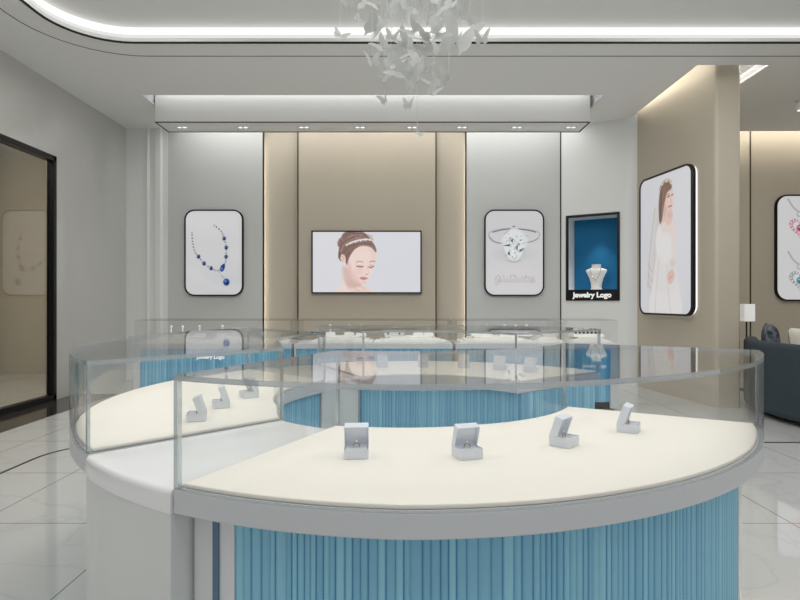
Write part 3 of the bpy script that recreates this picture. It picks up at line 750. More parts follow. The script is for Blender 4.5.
# ring-finger stands: flared base, post, pearl ball
def stand_proto():
    root = thing('pearl_stand', 'x', 'jewellery stand')
    MB().frustum(0, 0, 0, 0.042, 0.125, 0.10, 0.10, 0.08).build('stand_base', 'display', root, bevel=0.003, local=True)
    MB().lathe([(0.012, 0.0), (0.008, 0.02), (0.007, 0.06)], 0, 0, 0.0425, 10).build('stand_post', 'display', root, smooth=True, local=True)
    MB().sphere((0, 0, 0.117), 0.0165, 12).build('pearl_ball', 'pearl', root, smooth=True, local=True)
    return root
sp = [stand_proto()]; sp0 = sp[0]
SX = [(171, 'left stand'), (181.5, 'right stand')]
pairs = [((170.5, 182), 'at the row\'s far left'), ((199, 222), 'left of the black wall groove'), ((330, 349), 'under the television, left half'),
         ((361, 418), 'flanking the gemmed flared tray'), ((428.5, 476.5), 'around the gap right of the television'), ((487, 505), 'under the diamond ring poster, left side'), ((516, 527), 'under the diamond ring poster, right side')]
for (a, b_), where in pairs:
    for x, side in ((a, 'left'), (b_, 'right')):
        z = ztop(x)
        o = sp.pop() if sp else copy_tree(sp0)
        o.location = (ix(x), YI + 0.02, z); tag(o, 'pearl topped white stand, %s of two %s' % (side, where), 'jewellery stand', 'pearl stands in the wall cases')
# flared trays with two gems and a bracelet over
def flared_tray(x, w, y0, y1, label, gems=True):
    z0 = ztop(x); z1 = iz(y1); W = ix(x + w / 2) - ix(x - w / 2)
    root = thing('flared_tray', label, 'jewellery tray', (ix(x), YI - 0.03, z0))
    MB().frustum(ix(x), YI - 0.03, z0 + 0.0005, z1, W * 0.74, 0.13, W, 0.18).build('tray_body', 'display', root, bevel=0.003)
    if gems:
        for s_ in (-1, 1): MB().sphere((ix(x) + s_ * W * 0.24, YI - 0.108, (z0 + z1) / 2), 0.011, 10).build('gemstone', 'gem', root, smooth=True)
        pts = [(ix(x) + W * 0.33 * math.cos(PI * i / 14), YI - 0.03, z1 + 0.004 + 0.03 * math.sin(PI * i / 14)) for i in range(15)]
        MB().tube(pts, 0.006, 8).build('bangle', 'chrome', root, smooth=True)
    else:
        for k in range(5): MB().sphere((ix(x) + (k - 2) * W * 0.17, YI - 0.03, z1 + 0.009), 0.010, 8).build('pearl', 'pearl', root, smooth=True)
flared_tray(394, 23, 337, 330, 'flared white tray with two dark gems below right side of television')
flared_tray(240, 18, 337, 329, 'flared white tray with pearls just left of the black wall groove', False)
flared_tray(272, 17, 338, 332, 'flared white tray with pearls between the two left wall grooves', False)
flared_tray(548, 19, 337, 330.5, 'flared white tray beside the narrow white panel, left of it', False)
# slotted ring trays on the right
def ring_tray(x0, x1, label, seed):
    xc = (x0 + x1) / 2; z0 = ztop(xc) ; a, b_ = ix(x0), ix(x1)
    root = thing('ring_tray', label, 'ring tray', ((a + b_) / 2, YI, z0))
    MB().frustum((a + b_) / 2, YI + 0.02, z0 + 0.0005, z0 + 0.035, b_ - a, 0.22, (b_ - a) * 0.92, 0.18).build('tray_body', 'display', root, bevel=0.003)
    n = 7
    for k in range(n):
        X = a + (b_ - a) * (k + 0.9) / (n + 0.8); MB().box(X - 0.011, X + 0.011, YI - 0.05, YI - 0.03, z0 + 0.0355, z0 + 0.06).build('dark_slot', 'gem', root, bevel=0.002)
    MB().box(a + 0.03, b_ - 0.03, YI - 0.03 + 0.001, YI + 0.09, z0 + 0.0355, z0 + 0.065).build('slot_pad', 'display', root, bevel=0.004)
ring_tray(571, 602, 'ring tray with a row of dark slots at the right end', 1)
# pearl strings laid on the far left riser
root = thing('pearl_string', 'string of white pearls laid flat on the leftmost riser', 'necklace', (ix(165), YI - 0.11, ztop(165)))
for k in range(13):
    X = ix(155) + (ix(195) - ix(155)) * k / 12
    MB().sphere((X, YI - 0.10 + 0.02 * math.sin(k * 0.9), ztop(165) + 0.0118), 0.0115, 8).build('pearl', 'pearl', root, smooth=True)

# ================================================================== WALL PICTURES
def wz(y, Y=YR): return H - (y - 300) * Y / F
def wall_picture(name, label, cat, x0, x1, y0, y1, Y, paint, material, rad, depth=0.05, fw=0.016):
    X0, X1 = (x0 - 400) * Y / F, (x1 - 400) * Y / F; Z1, Z0 = H - (y0 - 300) * Y / F, H - (y1 - 300) * Y / F
    root = thing(name, label, cat, ((X0 + X1) / 2, Y, Z0))
    W, Hh = X1 - X0, Z1 - Z0
    m4 = frame_mat4(((X0 + X1) / 2, Y, (Z0 + Z1) / 2), (1, 0, 0), (0, 0, 1))
    picture(root, m4, W, Hh, paint, material, rad, depth, fw); return root
def picture(root, m4, W, Hh, paint, material, rad, depth, fw, back=None):
    o = rrect(-W / 2, W / 2, -Hh / 2, Hh / 2, max(rad, 0.002)); i_ = rrect(-W / 2 + fw, W / 2 - fw, -Hh / 2 + fw, Hh / 2 - fw, max(rad - fw, 0.001))
    z0 = 0.001
    fill2d([o, i_], z0, depth).xf(m4).build('picture_frame' if material != 'screen' else 'screen_frame', 'black', root)
    r2 = max(rad - fw, 0.001)
    fill2d([rrect(-W / 2 + fw + 0.0005, W / 2 - fw - 0.0005, -Hh / 2 + fw + 0.0005, Hh / 2 - fw - 0.0005, r2)], z0, depth - 0.012).xf(m4).build('backing_board', 'white', root)
    sheet('print' if material != 'screen' else 'screen', paint, W - fw * 1.0, Hh - fw * 1.0, m4 @ Matrix.Translation((0, 0, depth - 0.009)), material, root, max(rad - fw * 0.5, 0))

# --- television portrait (units: 535 x 293)
P = Paint(535, 293, 230, (226, 226, 231))
P.ell(420, 140, 190, 170, (222, 223, 230), soft=160, alpha=0.8)
sk = (244, 222, 214)
P.poly([(160, 140), (150, 215), (140, 262), (110, 293), (290, 293), (272, 268), (230, 258), (214, 228), (205, 160)], (242, 224, 217), soft=5)      # neck, shoulder
P.poly([(195, 293), (200, 262), (226, 250), (262, 262), (290, 293)], (240, 214, 206), soft=6)                                                     # hand
P.line([(203, 262), (214, 278), (232, 284)], 2.2, (206, 160, 150), soft=3, alpha=.8)
P.line([(222, 256), (246, 266), (262, 284)], 2, (214, 172, 162), soft=3, alpha=.7)
P.poly([(165, 240), (205, 230), (240, 255), (205, 262), (180, 280)], (226, 190, 180), soft=10, alpha=.45)
P.poly([(168, 90), (222, 66), (290, 74), (313, 92), (311, 132), (304, 168), (290, 205), (270, 238), (243, 253), (214, 240), (186, 205), (168, 160)], sk, soft=3)   # face
P.poly([(166, 150), (186, 205), (214, 240), (236, 252), (226, 226), (200, 190), (186, 150)], (226, 190, 180), soft=12, alpha=.55)                 # jaw shade of the skin tone
P.ell(228, 192, 24, 17, (242, 204, 196), soft=16, alpha=.6)
P.poly([(150, 170), (176, 180), (205, 234), (240, 254), (206, 268), (176, 262), (156, 230)], (206, 168, 156), soft=16, alpha=.55)
P.poly([(276, 86), (312, 92), (310, 130), (302, 160), (292, 150), (290, 110)], (232, 206, 196), soft=12, alpha=.5)
P.ell(150, 128, 12, 19, (236, 204, 194), rot=-12, soft=2)                                                                                     # ear
P.line([(146, 118), (155, 126), (150, 142)], 2, (196, 150, 138), soft=2.5, alpha=.8)
hair, hdk, hlt = (136, 107, 99), (96, 71, 66), (190, 162, 150)
P.poly([(128, 120), (134, 70), (150, 34), (190, 20), (250, 26), (296, 52), (314, 82), (313, 100), (286, 76), (244, 70), (210, 86), (184, 122), (170, 160), (162, 120), (146, 108), (136, 132)], hair, soft=3)
P.ell(140, 52, 14, 24, hair, rot=18, soft=3); P.ell(178, 20, 34, 20, hair, rot=-14, soft=3); P.ell(228, 16, 40, 16, hair, rot=6, soft=3); P.ell(262, 30, 22, 14, hair, rot=24, soft=3)
for pts, w, c in (([(140, 96), (160, 64), (200, 50), (250, 50)], 4, hlt), ([(150, 110), (178, 76), (224, 60), (290, 66)], 3, hdk), ([(136, 40), (150, 60), (140, 84)], 3, hdk),
                  ([(160, 20), (190, 6), (222, 14)], 3, hdk), ([(176, 30), (206, 18), (250, 20)], 3, hlt), ([(210, 8), (246, 12), (272, 30)], 3, hdk), ([(136, 100), (132, 122), (140, 140)], 5, hdk),
                  ([(166, 150), (168, 128), (184, 100)], 3, hdk), ([(230, 66), (280, 68), (310, 90)], 3, hlt), ([(130, 54), (142, 34), (150, 46)], 2, hlt)):
    P.line(pts, w, c, soft=2.5, alpha=.85)
rh = random.Random(5)
for k in range(70):
    t_ = rh.random(); y0_ = 20 + t_ * 74; x0_ = 136 + rh.random() * 40
    pts_ = [(x0_, y0_ + 30 - 24 * t_), (x0_ + 46, y0_ + 4 - 14 * t_), (x0_ + 96, y0_ - 8 + 4 * t_), (min(312, x0_ + 136), y0_ + 2 + 10 * t_)]
    pts_ = [(min(x_, 300), y_) for x_, y_ in pts_]
    P.line(pts_, rh.uniform(1, 2.4), rh.choice((hdk, hlt, (146, 114, 102), (104, 78, 72), (190, 160, 146))), soft=2.5, alpha=.38) if y0_ < 66 else None
for k in range(16):
    a_ = rh.uniform(0, 6.28); cx_, cy_ = rh.choice(((140, 52), (178, 22), (228, 18), (262, 32)))
    P.line([(cx_ + 16 * math.cos(a_), cy_ + 14 * math.sin(a_)), (cx_ + 20 * math.cos(a_ + .7), cy_ + 16 * math.sin(a_ + .7)), (cx_ + 12 * math.cos(a_ + 1.6), cy_ + 10 * math.sin(a_ + 1.6))], 2, rh.choice((hlt, hdk, (190, 160, 146))), soft=2, alpha=.6)
P.line([(168, 66), (196, 52), (232, 42), (270, 38), (284, 42)], 7, (240, 236, 236), soft=3)                                                    # jewelled hair band
for k in range(9): P.ell(176 + k * 12.5, 61 - k * 2.9 + (k > 5) * 1.5, 3, 3, (255, 255, 255) if k % 2 else (206, 200, 202), soft=2)
P.line([(217, 148), (232, 143), (250, 147)], 3.4, (152, 118, 108), soft=3, alpha=.85); P.line([(282, 147), (296, 142), (310, 145)], 3.4, (146, 110, 102), soft=3, alpha=.85)
P.poly([(216, 166), (232, 160), (252, 166), (236, 170)], (214, 176, 166), soft=4, alpha=.8)
P.line([(218, 165), (234, 170), (252, 168)], 3.6, (92, 66, 62), soft=2.5); P.line([(278, 170), (290, 174), (302, 167)], 3.8, (88, 62, 58), soft=2.5)
P.poly([(276, 164), (290, 158), (302, 163), (290, 168)], (214, 176, 166), soft=4, alpha=.8)
P.line([(270, 168), (276, 190), (280, 200), (272, 205), (262, 203)], 2.2, (218, 176, 166), soft=3, alpha=.85)
P.ell(268, 206, 5, 2, (196, 140, 132), soft=3)
P.poly([(232, 222), (250, 216), (262, 219), (275, 222), (262, 231), (248, 232)], (214, 146, 144), soft=3); P.line([(233, 223), (254, 224), (275, 223)], 1.8, (172, 104, 106), soft=2)
P.ell(252, 243, 14, 5, (230, 196, 188), soft=6, alpha=.7)
tv = wall_picture('television', 'flat television showing a woman in profile with jewelled hair, on beige wall', 'television', 312, 421.5, 231, 293.5, YR - 0.001, P, 'screen', 0.0, 0.055, 0.020)

# --- sapphire necklace poster (units: 365 x 535)
P = Paint(365, 535, 150, (226, 226, 228))
P.ell(90, 60, 200, 90, (234, 234, 236), soft=120, alpha=.8); P.ell(300, 480, 160, 120, (216, 217, 220), soft=140, alpha=.7)
P.line([(40, 380), (150, 470), (330, 500)], 40, (232, 232, 234), soft=50, alpha=.6)
ch = [(43, 145), (48, 205), (62, 262), (85, 292), (120, 335), (165, 365), (205, 380), (233, 362), (255, 330), (260, 292), (261, 235), (248, 178), (228, 132), (180, 92)]
P.line(ch, 8, (176, 178, 186), soft=6); P.line(ch, 3, (120, 122, 132), soft=3)
sc_ = spline(ch, 7)
for k, (x, y) in enumerate(sc_):
    P.ell(x, y, 4.6, 4.6, (240, 241, 246) if k % 2 else (104, 107, 120), soft=2)
def gem(x, y, r, col, ry=None):
    ry = ry or r * 1.2
    P.ell(x, y, r + 5, ry + 5, (206, 209, 220), soft=4); P.ell(x, y, r, ry, col, soft=2); P.ell(x - r * .3, y - ry * .3, r * .35, ry * .3, (150, 180, 225), soft=3, alpha=.8); P.ell(x + r * .3, y + ry * .3, r * .4, ry * .35, (8, 14, 48), soft=4, alpha=.6)
for x, y, c in ((85, 292, (24, 46, 102)), (120, 335, (30, 54, 98)), (165, 365, (52, 40, 124)), (260, 292, (24, 58, 118)), (261, 235, (22, 50, 110)), (248, 178, (22, 52, 112))): gem(x, y, 10.5, c)
P.poly([(222, 372), (228, 350), (250, 336), (252, 362), (240, 384), (226, 384)], (20, 58, 128), soft=3); P.ell(233, 368, 7, 9, (140, 172, 222), soft=5, alpha=.7)
P.line([(218, 388), (232, 412), (252, 430)], 6, (176, 178, 186), soft=4); P.ell(226, 400, 4, 4, (245, 245, 250), soft=2)
P.ell(262, 452, 24, 26, (196, 212, 232), soft=5); gem(262, 452, 20, (22, 74, 150), 22)
wall_picture('poster', 'framed poster of a blue sapphire necklace on the left grey panel', 'poster', 185.5, 244, 210, 296, YR - 0.001, P, 'print', 0.155, 0.05, 0.021)

# --- diamond ring poster
P = Paint(365, 535, 150, (222, 221, 223))
P.ell(180, 90, 230, 120, (214, 212, 214), soft=160, alpha=.7); P.ell(180, 470, 240, 110, (228, 226, 228), soft=120, alpha=.8)
P.ell(180, 275, 110, 40, (204, 205, 212), soft=50, alpha=.7)
P.line([(25, 165), (30, 138), (80, 122), (150, 115), (215, 117), (285, 124), (335, 140), (338, 165), (310, 190), (250, 205)], 9, (190, 190, 196), soft=4)
P.line([(25, 165), (45, 192), (85, 206), (130, 208)], 9, (178, 178, 184), soft=4)
P.line([(48, 138), (100, 124), (155, 117)], 5, (66, 64, 66), soft=3); P.line([(210, 118), (270, 126), (316, 138)], 5, (70, 68, 70), soft=3)
P.line([(30, 170), (60, 198), (110, 208)], 2.5, (84, 82, 86), soft=2.5); P.line([(330, 176), (290, 198), (225, 207)], 2.5, (90, 88, 92), soft=2.5)
P.poly([(120, 208), (128, 160), (158, 132), (186, 120), (212, 132), (234, 158), (238, 205), (236, 262), (214, 300), (182, 318), (148, 300), (126, 264)], (236, 240, 242), soft=9)
P.poly([(100, 190), (130, 140), (182, 112), (240, 140), (268, 190), (250, 240), (216, 236), (150, 236), (112, 226)], (234, 236, 239), soft=14, alpha=.75)
P.line([(118, 150), (150, 128)], 3, (150, 160, 166), soft=3); P.line([(246, 156), (270, 168)], 3, (170, 178, 182), soft=3)
rg = random.Random(3)
for k in range(110):
    a = rg.uniform(0, 2 * PI); r1 = rg.uniform(4, 66); x, y = 180 + r1 * math.cos(a) * .85, 222 + r1 * math.sin(a) * 1.35; a2 = a + rg.uniform(-.5, .5)
    c = rg.choice(((255, 255, 255), (250, 253, 255), (132, 146, 150), (186, 200, 206), (84, 92, 96), (150, 164, 170), (168, 180, 186), (222, 232, 236), (255, 255, 255)))
    l_ = rg.uniform(6, 20); P.poly([(x, y), (x + l_ * math.cos(a2), y + l_ * math.sin(a2)), (x + l_ * .7 * math.cos(a2 + .7), y + l_ * .7 * math.sin(a2 + .7))], c, soft=2, smooth=False, alpha=.85)
for q in (((110, 222), (160, 212), (150, 226)), ((194, 226), (206, 218), (200, 258)), ((212, 250), (240, 240), (222, 262)), ((140, 272), (152, 256), (156, 286)), ((160, 190), (178, 176), (170, 204))):
    P.poly(q, (48, 54, 58), soft=2.5, smooth=False)
P.ell(180, 102, 10, 4, (120, 120, 124), soft=3); P.line([(140, 316), (180, 326), (225, 314)], 4, (160, 160, 166), soft=4)
for k in range(11):                       # faint flowing script
    x = 62 + k * 23
    P.line([(x, 452), (x + 8, 425 - (k % 3) * 9), (x + 14, 440), (x + 9, 456), (x + 20, 446), (x + 24, 436)], 2.6, (188, 184, 182), soft=3, alpha=.9)
P.line([(60, 430), (85, 410), (92, 440), (74, 470), (62, 458)], 3.2, (182, 178, 176), soft=3); P.line([(240, 428), (270, 418), (300, 440), (284, 455)], 3, (184, 180, 178), soft=3); P.line([(150, 416), (180, 408), (196, 420)], 2.6, (190, 180, 166), soft=3)
wall_picture('poster', 'framed poster of a large diamond ring on the right grey panel', 'poster', 484, 543.5, 210, 296, YR - 0.001, P, 'print', 0.155, 0.05, 0.021)

# --- bride poster on the partition (units: 115 x 186)
P = Paint(115, 186, 150, (226, 226, 232))
P.ell(90, 60, 50, 70, (232, 231, 236), soft=50, alpha=.7)
P.poly([(37, 40), (30, 70), (24, 110), (20, 150), (24, 158), (34, 156), (44, 140), (50, 100), (46, 60)], (222, 219, 219), soft=5, alpha=.8)                       # veil
P.line([(36, 44), (29, 76), (23, 112), (19, 150)], 1.6, (196, 182, 160), soft=2, alpha=.7); P.line([(42, 60), (36, 100), (30, 150)], 1.2, (206, 196, 180), soft=2, alpha=.6)
for k in range(9): P.ell(20 + (k % 3) * 4, 118 + k * 4.4, 1.3, 1.6, (186, 160, 120), soft=1.5, alpha=.5)
P.poly([(44, 70), (60, 64), (74, 72), (82, 92), (80, 112), (86, 140), (92, 186), (26, 186), (32, 140), (40, 110), (38, 86)], (240, 237, 236), soft=4)              # gown
P.poly([(42, 110), (60, 118), (78, 112), (84, 150), (60, 160), (36, 150)], (234, 230, 230), soft=10, alpha=.7)
P.line([(46, 112), (40, 150), (36, 186)], 1.4, (216, 212, 214), soft=3, alpha=.8); P.line([(64, 120), (66, 150), (72, 186)], 1.4, (218, 214, 216), soft=3, alpha=.8)
P.poly([(54, 52), (66, 54), (70, 66), (60, 74), (50, 68)], (236, 208, 198), soft=2)                                                                              # neck
P.poly([(52, 66), (70, 64), (80, 74), (84, 90), (82, 106), (76, 110), (74, 92), (66, 80), (54, 78)], (241, 227, 222), soft=3)                                     # arm
P.line([(76, 92), (78, 110), (74, 128)], 6.5, (236, 228, 226), soft=3); P.ell(76, 120, 6, 5, (230, 218, 210), soft=3)
P.poly([(66, 132), (76, 128), (80, 136), (74, 146), (66, 144)], (234, 200, 190), soft=2.5); P.line([(68, 140), (76, 136)], .8, (200, 150, 140), soft=1)
P.poly([(60, 20), (74, 22), (78, 36), (76, 46), (68, 54), (60, 48), (56, 36)], (240, 212, 202), soft=1.6)                                                         # face
P.poly([(48, 22), (54, 14), (66, 13), (74, 19), (72, 24), (64, 27), (59, 38), (56, 48), (52, 62), (47, 64), (45, 42)], (138, 108, 94), soft=2.4)                        # hair
P.line([(52, 26), (50, 44), (47, 60)], 1.6, (92, 68, 58), soft=1.5); P.line([(58, 20), (54, 36), (52, 52)], 1.3, (166, 134, 114), soft=1.4)
P.line([(47, 20), (54, 12), (64, 10), (73, 15)], 3.2, (210, 196, 172), soft=1.6)                                                                              # tiara
for k in range(6): P.ell(49 + k * 4.6, 17 - 5 * math.sin(k * .6), 1.1, 1.3, (246, 240, 228) if k % 2 else (150, 128, 100), soft=1)
P.ell(72, 38, 5, 8, (246, 224, 214), soft=6, alpha=.8); P.poly([(58, 40), (64, 50), (68, 54), (60, 58), (56, 50)], (214, 176, 162), soft=4, alpha=.6); P.line([(65, 33), (69, 32)], 1.5, (80, 56, 50), soft=1.1); P.line([(73, 32), (76.5, 31.5)], 1.3, (96, 70, 62), soft=1.1)
P.line([(64, 30), (69, 29)], .9, (150, 118, 104), soft=1); P.line([(71, 34), (73, 40), (71, 41)], .9, (206, 164, 152), soft=1); P.line([(67, 46), (74, 45.5)], 1.8, (200, 112, 112), soft=1.2)
P.poly([(62, 50), (70, 48), (76, 54), (74, 66), (66, 70), (60, 62)], (238, 208, 198), soft=2); P.line([(66, 54), (70, 62)], .8, (206, 160, 150), soft=1); P.line([(70, 52), (73, 60)], .8, (206, 160, 150), soft=1)
pY0, pY1 = 6.62, 7.74
pa, pb = Vector((pwx(pY1), pY1, 0)), Vector((pwx(pY0), pY0, 0))
pz0, pz1 = H - (316.5 - 300) * pY0 / F, H + (300 - 161.5) * pY0 / F
pc = (pa + pb) / 2; u_ = (pb - pa).normalized(); W_ = (pb - pa).length
bride = thing('poster', 'large framed poster of a bride in a veil on the beige partition', 'poster', (pc.x, pc.y, pz0))
m4 = frame_mat4((pc.x, pc.y, (pz0 + pz1) / 2), u_, (0, 0, 1)) 
picture(bride, m4 @ Matrix.Translation((0, 0, 0.035)), W_, pz1 - pz0, P, 'print', 0.13, 0.05, 0.024)
fill2d([rrect(-W_ / 2 + 0.02, W_ / 2 - 0.02, -(pz1 - pz0) / 2 + 0.02, (pz1 - pz0) / 2 - 0.02, 0.11)], 0.001, 0.034).xf(m4).build('backlight', 'led', bride)['label'] = 'glowing white light panel behind the poster'

# --- heart pendants poster in the lounge (units: 72 x 106)
P = Paint(72, 106, 150, (226, 226, 228))
def heart(cx_, cy_, s_, rim, stone):
    t = np.linspace(0, 2 * PI, 47)[:-1]
    hp = [(cx_ + s_ * 16 * math.sin(a) ** 3 / 16, cy_ - s_ * (13 * math.cos(a) - 5 * math.cos(2 * a) - 2 * math.cos(3 * a) - math.cos(4 * a)) / 16) for a in t]
    P.poly(hp, tuple((2 * v + 210) // 3 for v in rim), soft=1.2, n=1); P.poly([(cx_ + (x - cx_) * .66, cy_ + (y - cy_) * .66) for x, y in hp], (230, 230, 233), soft=1.2, n=1)
    for k, (x, y) in enumerate(hp): P.ell(cx_ + (x - cx_) * .84, cy_ + (y - cy_) * .84, 0.75, 0.75, rim if k % 2 else (248, 248, 250), soft=.6)
    P.ell(cx_, cy_ + 1, 3.8, 3.8, (170, 172, 178), soft=1); P.ell(cx_, cy_ + 1, 3, 3, stone, soft=.8); P.ell(cx_ - 1, cy_, 1, 1, (255, 255, 255), soft=.8, alpha=.7)
for cy_, rim, st in ((32, (206, 122, 140), (190, 40, 90)), (85, (150, 156, 162), (20, 140, 150))):
    P.line([(12, cy_ - 28), (17, cy_ - 20), (23, cy_ - 15)], 1.4, (170, 171, 176), soft=1); P.line([(23, cy_ - 15), (40, cy_ - 19), (58, cy_ - 28)], 1.4, (170, 171, 176), soft=1)
    P.ell(23, cy_ - 13, 2.4, 3, (186, 187, 192), soft=1); P.ell(23, cy_ - 13, 1.1, 1.6, (226, 226, 228), soft=.6)
    heart(24, cy_, 11, rim, st)
    P.line([(44, cy_ - 4), (62, cy_ - 4)], 1, (196, 196, 200), soft=1)
wall_picture('poster', 'framed poster of two heart pendants, pink and teal, behind the sofa', 'poster', 774, 846, 195, 301, 8.999, P, 'print', 0.19, 0.05, 0.024)

# ================================================================== SHOW NICHE
nd = (NR - NL); NW = nd.length; nu = Vector((nd.x, nd.y, 0)).normalized(); nn = Vector((nu.y, -nu.x, 0))      # nn faces the room
nc = Vector(((NL.x + NR.x) / 2, (NL.y + NR.y) / 2, 0))
NM = frame_mat4((nc.x, nc.y, NZ0), nu, (0, 0, 1))       # local x along, y up, z towards the room
niche = thing('show_niche', 'black framed wall niche with deep blue lining and name board', 'display niche', (nc.x, nc.y, NZ0))
NH = NZ1 - NZ0; fwid = 0.035; SB = 0.165; DP = 0.34
fill2d([rect(-NW / 2 + 0.001, NW / 2 - 0.001, 0.001, NH - 0.001), rect(-NW / 2 + fwid, NW / 2 - fwid, fwid, NH - fwid)], -0.02, 0.02).xf(NM).build('niche_frame', 'black', niche)
m = MB().box(-NW / 2 + fwid + 0.0005, NW / 2 - fwid - 0.0005, fwid + 0.0005, SB, -0.02, 0.0195); m.xf(NM); board = m.build('name_board', 'black', niche)
t = text_mb('Jewelry Logo', 0.105, 0.0045); t.xf(NM @ Matrix.Translation((0, SB * 0.5, 0.023)))
t.build('sign_lettering', 'text', board)['label'] = 'white Jewelry Logo lettering on the black board'
m = MB().box(-NW / 2 + fwid, NW / 2 - fwid, SB, NH - fwid, -DP - 0.02, -DP); m.xf(NM).build('back_panel', 'bluewall', niche)
m = MB(); m.box(-NW / 2 + 0.004, -NW / 2 + fwid - 0.0005, SB - 0.02, NH - 0.01, -DP - 0.02, -0.0205); m.xf(NM).build('side_panel', 'palewall', niche)
m = MB(); m.box(NW / 2 - fwid + 0.0005, NW / 2 - 0.004, SB - 0.02, NH - 0.01, -DP - 0.02, -0.0205); m.xf(NM).build('side_panel', 'palewall', niche)
m = MB(); m.box(-NW / 2 + fwid, NW / 2 - fwid, NH - fwid + 0.0005, NH - 0.01, -DP - 0.02, -0.0205); m.xf(NM).build('top_panel', 'palewall', niche)
m = MB(); m.box(-NW / 2 + fwid, NW / 2 - fwid, SB - 0.03, SB - 0.0005, -DP - 0.02, -0.0205); m.xf(NM).build('shelf', 'palewall', niche)
# necklace bust
bust_o = NM @ Vector((0.02, SB, -0.17))
bust = thing('necklace_bust', 'white necklace bust standing in the blue niche', 'necklace bust', bust_o, math.atan2(nu.y, nu.x))
prof = [(0.085, 0.055, 0.0), (0.088, 0.058, 0.012), (0.075, 0.048, 0.03), (0.082, 0.05, 0.10), (0.105, 0.058, 0.18), (0.140, 0.062, 0.25), (0.158, 0.058, 0.285), (0.150, 0.052, 0.305), (0.10, 0.046, 0.322), (0.072, 0.044, 0.335), (0.066, 0.044, 0.365), (0.070, 0.048, 0.385)]
MB().loft([[(a * math.cos(2 * PI * i / 28), b_ * math.sin(2 * PI * i / 28) - 0.0, z) for i in range(28)] for a, b_, z in prof]).build('bust_form', 'display', bust, smooth=True, local=True)
nk = thing('necklace', 'silver drop necklace draped over the bust in the niche', 'necklace', bust_o, math.atan2(nu.y, nu.x))
pts = []
for i in range(23):
    a = PI * i / 22; x = 0.078 * math.cos(a); z = 0.335 - 0.17 * math.sin(a) ** 1.1; pts.append((x, -0.062 - 0.004 * math.sin(a), z))
MB().tube(pts, 0.0035, 6).build('chain', 'chrome', nk, smooth=True, local=True)
m = MB()
m.lathe([(0.002, 0.03), (0.009, 0.02), (0.013, 0.008), (0.009, -0.006), (0.002, -0.01)], 0, -0.07, 0.145, 10).build('drop_pendant', 'chrome', nk, smooth=True, local=True)

# ================================================================== CEILING LAMPS
words_ = ['first', 'second', 'third', 'fourth', 'fifth', 'sixth', 'seventh', 'eighth']
def downlight(x, y, z, label, group, rz=0):
    root = thing('downlight', label, 'downlight', (x, y, z), rz, group)
    fill2d([rrect(-0.085, 0.085, -0.05, 0.05, 0.02), rrect(-0.075, 0.075, -0.04, 0.04, 0.015)], -0.008, -0.0005).build('trim_ring', 'white', root, local=True)
    for s_ in (-1, 1):
        MB().lathe([(0.025, -0.004), (0.022, -0.006), (0.014, -0.007)], s_ * 0.036, 0, 0, 16).build('lens', 'lamp', root, smooth=True, local=True)
    return root
SY = 7.83
d0 = None
for i, x in enumerate((182, 243, 304, 360, 412, 462, 517, 571)):
    X = (x - 400) * SY / F
    lb = 'small twin lens downlight in the soffit strip, %s from left' % words_[i]
    if d0 is None: d0 = downlight(X, SY, SZ, lb, 'downlights in the soffit strip')
    else:
        o = copy_tree(d0); o.location = (X, SY, SZ); o['label'] = lb
root = thing('spotlight', 'round white ceiling spotlight over the lounge', 'spotlight', (798 * 0 + (800 - 400) * 7.35 / F, 7.35, ZC))
MB().lathe([(0.05, -0.02), (0.05, -0.0005)], 0, 0, 0, 20).build('ceiling_plate', 'white', root, local=True)
MB().lathe([(0.035, -0.14), (0.05, -0.13), (0.055, -0.06), (0.03, -0.021)], 0, 0, 0, 20).build('lamp_head', 'white', root, smooth=True, local=True)
MB().lathe([(0.028, -0.146), (0.033, -0.1405)], 0, 0, 0, 20).build('lens', 'lamp', root, local=True)

# ================================================================== BUTTERFLY CHANDELIER
CHX, CHY = 0.06, 2.81
chand = thing('chandelier', 'hanging cluster of frosted butterflies on thin wires below the ceiling recess', 'chandelier', (CHX, CHY, ZC + 0.155))
MB().lathe([(0.40, -0.03), (0.40, -0.0005)], CHX, CHY, ZC + 0.155, 40).build('ceiling_canopy', 'white', chand)
def butterfly(size, fold, rot, pos):
    m = MB(); s_ = size
    up = [(0.02, 0.03), (0.12, 0.28), (0.30, 0.48), (0.50, 0.58), (0.63, 0.56), (0.56, 0.36), (0.44, 0.12), (0.34, 0.02), (0.06, -0.02)]
    lo = [(0.03, -0.01), (0.40, 0.04), (0.46, -0.10), (0.40, -0.26), (0.30, -0.30), (0.24, -0.44), (0.17, -0.28), (0.06, -0.14)]
    for sg in (-1, 1):
        for shape in (up, lo):
            P_ = spline(shape, 3, True)
            a = R(fold) * sg
            top, bot = [], []
            for x, y in P_:
                X = sg * x * math.cos(R(fold)); Z = x * math.sin(R(fold))
                top.append(m.b.verts.new((X * s_, y * s_, Z * s_ + 0.0004))); bot.append(m.b.verts.new((X * s_, y * s_, Z * s_ - 0.0004)))
            m.face(top); m.face(bot[::-1]); n = len(top)
            for i in range(n): m.face([bot[i], bot[(i + 1) % n], top[(i + 1) % n], top[i]])
    m.loft([[(r * s_ * math.cos(2 * PI * i / 6), y * s_, r * s_ * math.sin(2 * PI * i / 6)) for i in range(6)] for r, y in ((0.004, 0.26), (0.025, 0.2), (0.03, 0.08), (0.022, -0.1), (0.006, -0.3))])
    for sg in (-1, 1): m.tube([(sg * 0.01 * s_, 0.24 * s_, 0.01 * s_), (sg * 0.08 * s_, 0.38 * s_, 0.06 * s_), (sg * 0.13 * s_, 0.46 * s_, 0.07 * s_)], 0.0008, 4)
    m.xf(Matrix.Translation(pos) @ rot)
    return m
rb = random.Random(12)
spots = []
